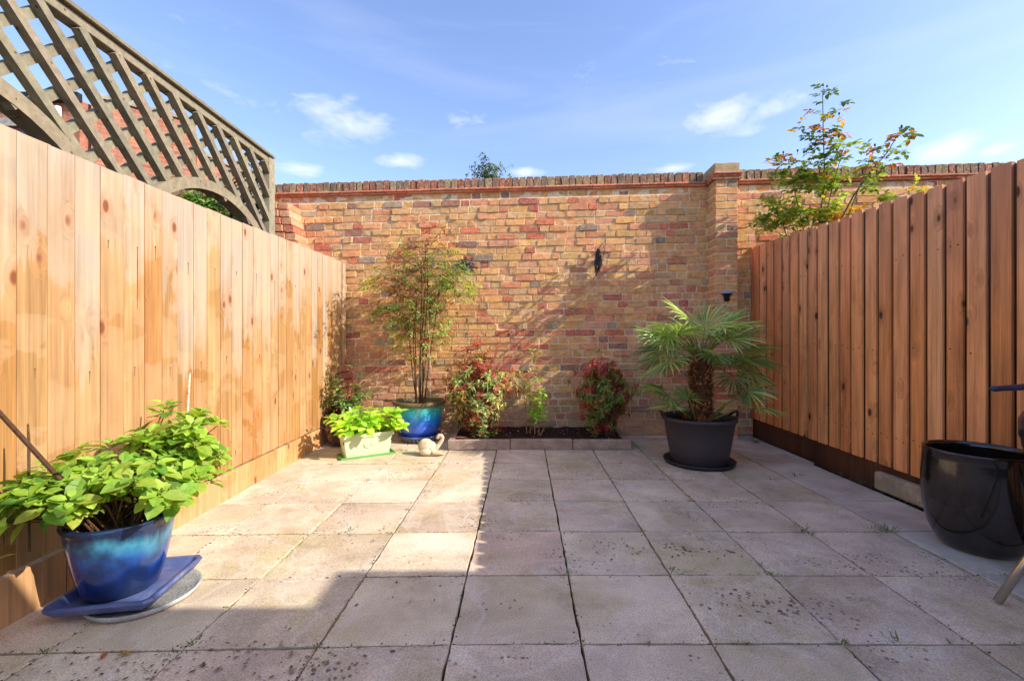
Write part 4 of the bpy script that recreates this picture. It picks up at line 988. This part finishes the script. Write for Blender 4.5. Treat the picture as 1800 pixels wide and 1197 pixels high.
# ---- 6. fan palm in the big black pot
def palm():
    cx, cy = 1.605, 3.86; r = random.Random(101)
    s = MB(); s.lathe((cx, cy, 0), [(.24, 0), (.28, .006), (.292, .034), (.284, .038), (.262, .014), (0, .012)], 60, srgb(40, 40, 46)); s.build('saucer', M_plastic, loc=(cx, cy, 0), smooth=True, label='large round black plastic saucer under the palm pot', category='saucer')
    pot = thing('plastic_pot', 'large matt charcoal plastic pot holding the fan palm', 'plant pot', (cx, cy, .014))
    k = srgb(66, 60, 62); m = MB(); m.lathe((cx, cy, .014), [(.222, 0), (.229, .008), (.262, .20), (.287, .355), (.300, .358), (.305, .372), (.302, .386), (.293, .388), (.286, .37), (.28, .34)], 72, k); o = m.build('pot_body', M_plastic, pot, smooth=True)
    for s_ in (-1, 1):
        a0 = 0 if s_ > 0 else math.pi; pts = []
        for j in range(7):
            t = -1+2*j/6; aa = a0+t*.22; rr = .295+.028*(1-t*t); pts.append((cx+rr*math.cos(aa), cy+rr*math.sin(aa), .392+.05*(1-t*t)))
        m = MB(); m.tube(pts, .011, 8, srgb(34, 32, 36)); m.build('handle', M_plastic, pot, smooth=True)
    m = MB(); m.lathe((cx, cy, .014), [(.283, .33), (.12, .34), (0, .345)], 36, srgb(44, 34, 28)); m.build('soil', M_soil, pot)
    pl = thing('fan_palm', 'fan palm with shaggy brown trunk and stiff green fans in the charcoal pot', 'palm', (cx, cy, .35))
    TX, TY, TZ = cx+.015, cy, .87
    tr = MB(); n = 20; prof = []
    for i in range(12):
        t = i/11; prof.append((.084+.012*math.sin(t*3.1)-.008*t+r.uniform(-.004, .004), .35+(TZ-.35)*t))
    tr.lathe((TX, TY, 0), prof+[(.03, TZ+.04)], n, srgb(92, 58, 34))
    for _ in range(520):
        t = r.random(); a = r.uniform(0, 6.28); rr = .087; b = Vector((TX+rr*math.cos(a), TY+rr*math.sin(a), .35+(TZ-.33)*t)); d = Vector((math.cos(a), math.sin(a), r.uniform(.5, 2.2)))
        tr.leaf(b-d.normalized()*.012, d, Vector((math.cos(a), math.sin(a), 0)), r.uniform(.03, .07), r.uniform(.014, .034), jit(r.choice([srgb(160, 104, 58), srgb(120, 76, 44), srgb(190, 134, 82), srgb(90, 58, 38)]), .2, r), -.1, .1, prof=((0,1),(.5,.8),(.8,.4)))
    for _ in range(240):
        t = r.random(); a = r.uniform(0, 6.28); b = Vector((TX+.086*math.cos(a), TY+.086*math.sin(a), .38+(TZ-.38)*t)); d = Vector((math.cos(a), math.sin(a), r.uniform(-.6, .6))).normalized()
        tr.tube([b, b+d*.03+rv(r)*.008, b+d*.055+rv(r)*.02], [.0012, .001, .0005], 3, jit(srgb(170, 140, 100), .2, r), False)
    tr.build('trunk', M_stem, pl)
    pt = MB(); lf = MB()
    def fan(base, d, plen, blen, tilt, roll, cols, nb=21, spread=118, sag=.10, plr=.0065):
        """petiole from base along d, then a fan of folded blades; tilt bends the fan plane down from the petiole"""
        base = Vector(base); d = d.normalized(); p1 = base+d*plen*.5+Z*.01; hub = base+d*plen-Z*(sag*plen)
        pt.tube([base, p1, hub], [plr*1.4, plr, plr*.7], 6, jit(srgb(128, 132, 66), .1, r))
        f = (hub-p1).normalized(); sd = f.cross(Z)
        if sd.length < .15: sd = Vector((r.uniform(-1,1), r.uniform(-1,1), 0))
        sd.normalize(); nm = sd.cross(f).normalized()
        Rm = Matrix.Rotation(tilt, 3, sd); f = Rm @ f; nm = Rm @ nm
        Rr = Matrix.Rotation(roll, 3, f); sd = Rr @ sd; nm = Rr @ nm
        for k in range(nb):
            a = R(-spread+2*spread*k/(nb-1))+r.uniform(-.03, .03); q = 1-.32*(abs(a)/R(spread))**2
            L = blen*q*r.uniform(.9, 1.05); w = .0185*q+.002
            v = (f*math.cos(a)+sd*math.sin(a)+nm*.16*math.cos(a*1.3)).normalized(); s2 = nm.cross(v).normalized()
            c = jit(r.choice(cols), .12, r); dr = L*r.uniform(.02, .22)
            c0 = hub+v*.01; c1 = hub+v*L*.5-Z*dr*.15; c2 = hub+v*L*.8-Z*dr*.5; c3 = hub+v*L-Z*dr*1.1
            up = nm
            vs = [c0, c1-s2*w*.5+up*w*.38, c1-up*w*.1, c1+s2*w*.5+up*w*.38, c2-s2*w*.33+up*w*.2, c2, c2+s2*w*.33+up*w*.2, c3]
            lf.add(vs, [(0,1,2),(0,2,3),(1,4,5,2),(2,5,6,3),(4,7,5),(5,7,6)], c)
    top = Vector((TX, TY, TZ+.0))
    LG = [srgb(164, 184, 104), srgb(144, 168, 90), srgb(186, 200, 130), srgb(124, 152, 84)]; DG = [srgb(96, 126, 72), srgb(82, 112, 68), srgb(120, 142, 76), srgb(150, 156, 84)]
    # upper crown: lighter greens stand in for sunlit tips
    az = [(5, 42), (-5, 56), (30, 40), (180, 40), (188, 50), (150, 42), (210, 44), (0, 60), (40, 50), (85, 58), (130, 55), (175, 58), (215, 55), (305, 62), (20, 78), (150, 76)]
    for (a, e) in az:
        a = R(a+r.uniform(-10, 10)); e = R(e+r.uniform(-5, 5)); d = Vector((math.cos(a)*math.cos(e), math.sin(a)*math.cos(e), math.sin(e)))
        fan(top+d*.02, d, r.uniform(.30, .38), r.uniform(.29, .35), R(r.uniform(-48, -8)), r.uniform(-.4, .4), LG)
    # middle and lower crown
    for (a, e, pl_, bl) in [(0, 22, .36, .33), (35, 10, .38, .32), (-25, 14, .34, .32), (180, 28, .34, .30), (205, 12, .36, .31), (150, 15, .33, .27), (270, 30, .20, .22), (240, 35, .26, .25), (90, 15, .3, .3), (310, 25, .26, .26), (-8, -2, .36, .28), (15, -12, .32, .26)]:
        a = R(a+r.uniform(-6, 6)); e = R(e); d = Vector((math.cos(a)*math.cos(e), math.sin(a)*math.cos(e), math.sin(e)))
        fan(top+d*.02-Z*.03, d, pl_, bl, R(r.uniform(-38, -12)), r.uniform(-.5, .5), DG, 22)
    # suckers at the foot
    low = Vector((cx, cy-.02, .38))
    for (dx, dy, dz, pl_, bl, cols) in [(-1, -.15, 1.25, .30, .26, DG), (-.85, .3, 1.1, .34, .24, DG), (-.9, -.4, .75, .26, .25, LG[:2]+DG), (1, -.25, .45, .38, .25, LG), (.85, -.3, .95, .40, .26, DG+LG[:1]), (1, .3, .7, .36, .25, DG), (-.5, -.3, 1.4, .22, .2, DG)]:
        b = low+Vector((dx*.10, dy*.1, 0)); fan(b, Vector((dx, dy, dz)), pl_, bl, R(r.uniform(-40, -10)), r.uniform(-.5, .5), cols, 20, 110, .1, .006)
    for _ in range(16):
        a = r.uniform(0, 6.28); b = Vector((cx+.12*math.cos(a), cy+.12*math.sin(a), .36)); pt.leaf(b, Vector((math.cos(a)*.5, math.sin(a)*.5, 1)), Z, r.uniform(.06, .12), .03, jit(srgb(140, 90, 48), .2, r), 0, .2)
    pt.build('petiole', M_stem, pl, smooth=True); lf.build('fan_leaves', M_palm, pl)
palm()

# ---- 7. black glazed pot on the right
def black_pot():
    cx, cy = 2.385, 2.30; pot = thing('glazed_pot', 'tall empty black glazed pot against the brown fence on right', 'plant pot', (cx, cy, 0))
    m = MB(); m.lathe((cx, cy, 0), [(.135, 0), (.148, .006), (.168, .035), (.196, .10), (.213, .18), (.220, .27), (.221, .36), (.217, .45), (.215, .49), (.218, .497), (.214, .503), (.206, .50), (.203, .48), (.208, .36), (.20, .16), (.15, .04), (0, .03)], 80); m.build('pot_body', M_black, pot, smooth=True)
black_pot()

# ---- 8. kettle barbecue at the right edge
def bbq():
    cx, cy = 2.40, 1.80; b = thing('kettle_barbecue', 'dark grey round barbecue with red badge on steel legs at right edge', 'barbecue', (cx, cy, 0)); z = .43
    m = MB(); m.lathe((cx, cy, z), [(.0, 0), (.10, .006), (.175, .04), (.215, .10), (.238, .17), (.242, .20), (.246, .205), (.246, .215)], 64, srgb(66, 58, 62)); m.build('bowl', M_dark, b, smooth=True)
    m = MB(); m.lathe((cx, cy, z), [(.249, .216), (.249, .285), (.236, .315), (.205, .345), (.14, .38), (.06, .395), (0, .398)], 64, srgb(58, 54, 66)); m.build('lid', M_dark, b, smooth=True)
    # badge band wrapping the side towards the patio
    def band(z0, z1, rr, a0, a1, col, n=14):
        mm = MB(); vs = []
        for i in range(n+1):
            a = a0+(a1-a0)*i/n
            for (q, zz) in ((rr-.004, z0), (rr, z0), (rr, z1), (rr-.004, z1)): vs.append((cx+q*math.cos(a), cy+q*math.sin(a), z+zz))
        fs = [(i*4+j, i*4+(j+1) % 4, i*4+4+(j+1) % 4, i*4+4+j) for i in range(n) for j in range(4)]+[(0,1,2,3), (n*4+3, n*4+2, n*4+1, n*4)]
        mm.add(vs, fs, col); return mm
    A = R(205)
    band(.222, .283, .2515, A-.02, A+.55, srgb(208, 200, 196)).build('badge_border', M_plain, b)
    band(.226, .279, .2530, A-.0, A+.54, srgb(52, 40, 44)).build('badge', M_plain, b)
    mm = MB(); fl = band(.232, .262, .2545, A+.09, A+.14, srgb(196, 34, 44)); fl.build('badge_emblem', M_plain, b)
    band(.262, .274, .2545, A+.10, A+.125, srgb(196, 34, 44)).build('badge_emblem', M_plain, b); band(.232, .272, .2545, A+.17, A+.20, srgb(196, 34, 44)).build('badge_emblem', M_plain, b)
    band(.240, .272, .2545, A+.012, A+.030, srgb(225, 222, 220)).build('badge_letter', M_plain, b)
    m = MB(); m.tube([(1.885, 1.77, .870), (1.90, 1.77, .870), (1.93, 1.77, .872), (2.10, 1.77, .882), (2.40, 1.79, .888)], [.008, .012, .011, .015, .018], 10, srgb(40, 44, 70)); m.build('handle', M_dark, b, smooth=True)
    m = MB(); m.tube([(2.40, 1.79, .82), (2.40, 1.79, .885)], .014, 10, srgb(40, 44, 60)); m.build('handle_post', M_dark, b, smooth=True)
    for (a, L) in ((R(178), .44), (R(300), .36), (R(55), .22)):
        d = Vector((math.cos(a), math.sin(a), 0)); m = MB(); m.tube([Vector((cx, cy, .47))+d*.13, Vector((cx, cy, .006))+d*L], .0155, 14, srgb(190, 186, 180)); m.build('leg', M_metal, b, smooth=True)
bbq()

# ---- 9. cream ornament: a curled animal figure with a raised hooked neck
def ornament():
    c = px(758, 797, 4.12); c.z = 0; o = thing('stone_ornament', 'small cream stone figure of a curled animal with raised hooked tail beside the bed', 'ornament', tuple(c))
    m = MB(); col = srgb(214, 200, 172)
    m.sphere(c+Vector((.015, 0, .012)), (.115, .055, .014), 20, 8, col)
    m.sphere(c+Vector((-.05, 0, .082)), (.072, .06, .068), 22, 14, col); m.sphere(c+Vector((-.012, .0, .08)), (.058, .05, .05), 18, 12, col)
    m.sphere(c+Vector((-.045, -.045, .035)), (.055, .03, .028), 14, 10, col)
    m.tube([c+Vector(q) for q in ((.0, 0, .05), (.045, 0, .060), (.072, 0, .095), (.098, 0, .135), (.104, 0, .160), (.092, 0, .176), (.072, 0, .176), (.060, -.002, .160), (.058, -.004, .145))], [.034, .026, .020, .019, .018, .018, .019, .018, .012], 12, col)
    m.tube([c+Vector(q) for q in ((.0, -.03, .05), (.05, -.035, .032), (.105, -.03, .020))], [.024, .018, .012], 10, col)
    m.tube([c+Vector(q) for q in ((.02, -.045, .03), (.07, -.05, .022), (.10, -.048, .018))], [.018, .014, .009], 10, col)
    ob = m.build('figure', M_conc, o, smooth=True)
    md = ob.modifiers.new('fuse', 'REMESH'); md.mode = 'VOXEL'; md.voxel_size = .004; md.use_smooth_shade = True
    ob.data.materials[0] = simple_const('cream_stone', (214, 198, 166))
def simple_const(name, c):
    t = NT(name); o = t.obj(); n = t.noise(o, 16, 5); col = t.mix(t.ramp(n, [(.4, 0.0), (.7, .7)]), srgb(*c), srgb(164, 126, 84)); t.bump(t.noise(o, 90, 4), .4, .003); return t.fin(col, .85, .2)
ornament()

# ---- 10. festoon lights on the wall, their hooks and the pillar lamp
def lights():
    f = thing('festoon_lights', 'black festoon cable bundled on a hook with small clear bulbs on the brick wall', 'string lights', W(.93, 0, 1.9)); r = random.Random(111)
    def wp(x, y, n=.03): 
        # the point on the wall seen at that place, n metres off it
        t = 5.05/(1+.045*(x-900)/790); p = px(x, y, t); return Vector((p.x, p.y-n, p.z))
    m = MB()
    m.tube([wp(1048, 446, -.01), wp(1048, 444, .035), wp(1049, 438, .045)], .006, 6, srgb(30, 28, 28)); m.build('hook', M_dark, f)
    m = MB()
    for k in range(11):
        w = r.uniform(.006, .026); top = wp(1049+r.uniform(-3, 3), 440+r.uniform(-1, 4), .04+r.uniform(0, .05)); bot = wp(1049+r.uniform(-4, 4), 480+r.uniform(-8, 8), .04+r.uniform(0, .05)); 
        m.tube([top, top.lerp(bot, .3)+Vector((w, 0, 0)), top.lerp(bot, .7)+Vector((w, 0, 0)), bot, top.lerp(bot, .6)+Vector((-w, -.01, 0)), top], .0038, 5, srgb(28, 26, 26))
    m.tube([wp(1045, 450, .04), wp(1054, 453, .07), wp(1054, 461, .06), wp(1046, 463, .05)], .009, 6, srgb(24, 22, 24)); m.tube([wp(1050, 472, .06), wp(1046, 484, .09), wp(1040, 492, .10)], .0035, 5, srgb(30, 28, 28)); m.tube([wp(1050, 440, .05), wp(1056, 432, .12), wp(1058, 444, .16), wp(1052, 470, .12)], .003, 5, srgb(30, 28, 28)); m.build('cable_bundle', M_dark, f)
    pts = [(1051, 474), (1059, 482), (1047, 495), (1028, 519), (1005, 545), (981, 563), (952, 569), (919, 572), (896, 586)]
    m = MB(); m.tube([wp(x, y, .035) for x, y in pts], .0018, 5, srgb(120, 112, 100)); m.build('cable', M_dark, f)
    for (x, y) in pts[1:8]:
        p = wp(x, y, .035); b = MB(); b.sphere(p-Z*.040+Vector((.006, 0, 0)), (.020, .020, .026), 14, 10, (1,1,1)); bo = b.build('bulb', M_glass, f, smooth=True)
        b = MB(); b.tube([p, p-Z*.018+Vector((.003, 0, 0))], [.008, .010], 8, srgb(150, 140, 128)); b.build('lamp_holder', M_plastic, f)
    m = MB(); e = wp(896, 588, .012); m.leaf(e-Vector((.03, 0, 0)), Vector((1, 0, .1)), Vector((0,-1,0)), .07, .03, srgb(40, 36, 32), .1); m.build('cable_clip', M_dark, f)
    f2 = thing('wall_hook', 'hook with gathered grey green cable and dried foliage beside the tall bamboo', 'hook', W(-.5, 0, 1.85))
    m = MB(); h = wp(819, 456, .0)
    m.tube([h+Vector((0, .01, 0)), h+Vector((0, -.05, 0)), h+Vector((0, -.055, .02))], .006, 6, srgb(40, 38, 40)); m.build('bracket', M_dark, f2)
    m = MB()
    for k in range(30):
        a = h+Vector((r.uniform(-.02, .02), -.04+r.uniform(-.02, .02), 0)); q = a+Vector((r.uniform(-.10, .09), r.uniform(-.03, .01), r.uniform(-.13, -.02)))
        m.tube([a, a.lerp(q, .5)+Vector((r.uniform(-.03, .03), 0, .01)), q], .003, 5, jit(r.choice([srgb(60, 62, 64), srgb(96, 104, 96), srgb(40, 40, 44)]), .2, r))
        m.leaf(q, Vector((r.uniform(-1, 1), -.3, r.uniform(-1, .3))), Vector((0, -1, .2)), .055, .024, jit(r.choice([srgb(92, 104, 88), srgb(60, 70, 66), srgb(70, 58, 66)]), .2, r), .2)
    m.tube([wp(822, 474, .03), wp(833, 492, .02), wp(846, 510, .02), wp(872, 560, .02)], .0016, 4, srgb(206, 196, 176)); m.build('cable_bundle', M_stem, f2)
    f3 = thing('solar_lamp', 'small black solar lamp with pale grey top fixed to the pillar above palm', 'lamp', W(2.28, .13, 1.50))
    m = MB(); c = Vector(W(2.28, .19, 1.50)); m.lathe(c, [(.03, -.07), (.035, -.02), (.045, -.0), (.062, .004), (.062, .010)], 20, srgb(30, 30, 34)); m.build('lamp_body', M_dark, f3, smooth=True)
    m = MB(); m.lathe(c, [(.064, .0105), (.05, .022), (.03, .034), (.012, .048), (0, .05)], 20, srgb(150, 164, 182)); m.build('lamp_top', M_plain, f3, smooth=True)
    m = MB(); cc = Vector(W(2.28, .125, 1.47)); m.box(cc.x-.015, cc.x+.015, cc.y-.05, cc.y+.01, cc.z-.02, cc.z+.02, srgb(30, 30, 34)); m.build('bracket', M_dark, f3)
lights()

# ---- 11. rose bush beyond the right fence
def rose():
    pl = thing('rose_bush', 'tall rose bush with green and amber leaves rising behind the brown fence', 'rose bush', (2.95, 4.3, 0)); r = random.Random(121); lf = MB(); st = MB()
    G = [srgb(130, 154, 66), srgb(108, 136, 60), srgb(156, 174, 84), srgb(86, 112, 58)]; A = [srgb(170, 112, 52), srgb(150, 82, 50), srgb(190, 150, 64)]; D = [srgb(64, 88, 60), srgb(80, 104, 64)]
    def path(pts, rad): 
        P = [px(x, y, Y) for x, y, Y in pts]; st.tube([Vector((P[0].x+.03, P[0].y, .0))]+P, [rad*1.3]+[rad*(1-.8*i/len(P)) for i in range(len(P))], 6, srgb(86, 96, 54)); return P
    path([(1430, 440, 4.35), (1440, 390, 4.33), (1450, 320, 4.32), (1447, 230, 4.30), (1446, 160, 4.28)], .009)
    path([(1440, 430, 4.30), (1463, 330, 4.25), (1483, 260, 4.22)], .006)
    path([(1420, 440, 4.45), (1400, 350, 4.45), (1385, 280, 4.43)], .006)
    path([(1460, 420, 4.05), (1500, 345, 3.95), (1528, 305, 3.9), (1560, 268, 3.85), (1584, 228, 3.8)], .008)
    path([(1475, 420, 4.05), (1510, 330, 4.0), (1537, 262, 3.95)], .006)
    path([(1390, 440, 4.6), (1375, 390, 4.6), (1350, 350, 4.6)], .006)
    path([(1540, 420, 4.3), (1560, 352, 4.3), (1590, 340, 4.3), (1612, 332, 4.3)], .005)
    path([(1450, 420, 4.3), (1480, 385, 4.25), (1500, 372, 4.25)], .005)
    def cluster(x, y, rx, ry, Y, n, cols, L=.056, dY=.12):
        for _ in range(int(n*(1.35 if y < 300 else 1.8 if x > 1390 else 1.3))):
            a = r.uniform(0, 6.28); q = math.sqrt(r.random()); p = px(x+rx*q*math.cos(a), y+ry*q*math.sin(a), Y-.08+r.uniform(-dY, dY)); p.y = min(p.y, 4.86)
            d = rv(r); d.z *= .4; d.normalize(); sd = d.cross(Z).normalized(); c = r.choice(cols)
            q2 = p+d*.07; st.tube([p-Z*.015, q2], [.0012, .0008], 3, srgb(96, 92, 54), False)
            for t in (.35, .75):
                for s in (-1, 1): lf.leaf(p.lerp(q2, t), sd*s+d*.4+rv(r)*.3, Z+rv(r)*.4, L*r.uniform(.6, 1), L*.58, jit(c, .15, r), .2, .12)
            lf.leaf(q2, d, Z+rv(r)*.3, L, L*.62, jit(c, .15, r), .2, .12)
    for a in [(1446,160,16,8,4.28,5,D),(1462,182,16,6,4.28,3,D),(1437,205,26,8,4.28,5,G[:2]+A[:1]),(1478,198,16,5,4.28,3,A),(1410,228,14,8,4.28,4,A+D),(1450,235,30,16,4.3,16,D+A[:1]),(1425,250,20,14,4.3,6,D),(1455,265,24,10,4.3,6,D),
              (1482,258,26,10,4.22,8,G+A[:1]),(1505,262,12,8,4.22,3,G),(1380,285,34,12,4.43,14,G+A),(1430,290,30,18,4.4,16,G),(1465,285,20,14,4.3,8,G),(1400,320,44,24,4.45,38,G),(1455,330,26,26,4.35,24,G),(1470,310,20,16,4.3,10,G[:2]+A[2:]),
              (1370,370,44,26,4.6,60,G[:3]),(1420,385,42,24,4.5,50,G+A[2:]),(1350,395,22,16,4.65,26,G[:3]),(1460,375,30,18,4.35,26,G+A[2:]),(1530,288,18,12,3.95,6,G+A),(1537,262,14,8,3.95,3,D+A[:1]),(1528,310,26,12,3.95,7,G),
              (1555,285,16,8,3.88,5,D+A[1:]),(1580,262,18,6,3.82,5,G[:2]),(1585,232,24,7,3.8,8,D+A[:1]),(1520,330,18,10,4.0,5,G),(1560,350,24,8,4.3,8,G+A[2:]),(1612,330,12,8,4.3,4,A[2:]+G[2:3]),(1490,382,24,10,4.25,9,A[2:]+A[:1]),(1560,345,10,10,4.3,3,G),(1500,365,14,10,4.2,5,A[2:])]:
        cluster(*a)
    # unseen side of the bush, leaning towards the wall, added for leaf streaks there
    for a in [(1430,450,60,40,4.7,60,G),(1500,430,50,40,4.5,60,G),(1390,440,40,30,4.75,40,G)]: cluster(*a)
    for (x, y, Y) in [(1447,150,4.28),(1454,152,4.28),(1538,255,3.95),(1542,262,3.95),(1533,266,3.95),(1402,265,4.4),(1377,268,4.43),(1585,222,3.8),(1475,200,4.28)]:
        bd = MB(); p = px(x, y, Y); bd.sphere(p, (.009, .009, .013), 8, 6, srgb(52, 42, 48)); bd.tube([p, p-Z*.04], .0015, 4, srgb(80, 70, 50)); bd.build('rose_hip', M_dark, pl, smooth=True)
    lf.build('foliage', M_leaf, pl); st.build('stem', M_stem, pl)
rose()

# ---- 12. greenery far left and the treetop over the wall
def blob_tree(name, label, cat, base, c, rad, n, L, cols, seed, trunk=True, edge=.35):
    r = random.Random(seed); pl = thing(name, label, cat, base); lf = MB(); st = MB(); c = Vector(c); b = Vector(base)
    if trunk: st.tube([b, b.lerp(c, .6), c], [.07, .05, .02], 8, srgb(88, 70, 52))
    for i in range(n):
        d = rv(r); k = r.uniform(.5, 1.0); nn = 1+edge*mnoise.noise(d*2.3+Vector((seed, 0, 0)))*2
        p = c+Vector((rad[0]*d.x, rad[1]*d.y, rad[2]*d.z))*k*nn
        if i % 5 == 0: st.tube([c.lerp(b, .15*r.random()), c.lerp(p, .6), p], [.012, .006, .002], 4, srgb(88, 70, 52), False)
        whorl(lf, p, d+Z*.4, r, 4, L, .55, cols, 'leaf', 1.0, .3)
    lf.build('crown' if trunk else 'foliage', M_leaf, pl); st.build('trunk' if trunk else 'stem', M_stem, pl)
blob_tree('small_tree', 'distant tree top showing just above the brick wall coping', 'tree', (-.62, 12, 0), (-.62, 12, 5.35), (.5, .5, .55), 190, .10, [srgb(76, 92, 62), srgb(92, 104, 70), srgb(60, 78, 54)], 141, True, .45)
blob_tree('garden_shrub', 'green climbing shrub seen beneath the trellis arch', 'shrub', (-3.35, 4.85, 0), (-3.35, 4.85, 2.32), (.42, .28, .36), 560, .07, [srgb(92, 122, 46), srgb(66, 96, 40), srgb(120, 146, 62)], 143, False, .15)
blob_tree('garden_shrub', 'dark green bush behind the far end of the trellis lattice', 'shrub', (-2.75, 4.75, 0), (-2.80, 4.75, 2.5), (.20, .2, .42), 200, .07, [srgb(42, 58, 46), srgb(54, 70, 50)], 145, False, .2)
# reddish terracotta shard lying in the bed's left corner
sh = MB(); p = px(805, 770, 4.33); sh.leaf((p.x-.05, 4.33, .105), Vector((1, 0, .02)), Z, .15, .05, srgb(150, 84, 66), .02, .25); sh.build('terracotta_shard', M_conc, loc=(p.x, 4.33, .1), label='broken terracotta piece on the left corner of the bed edging', category='shard')
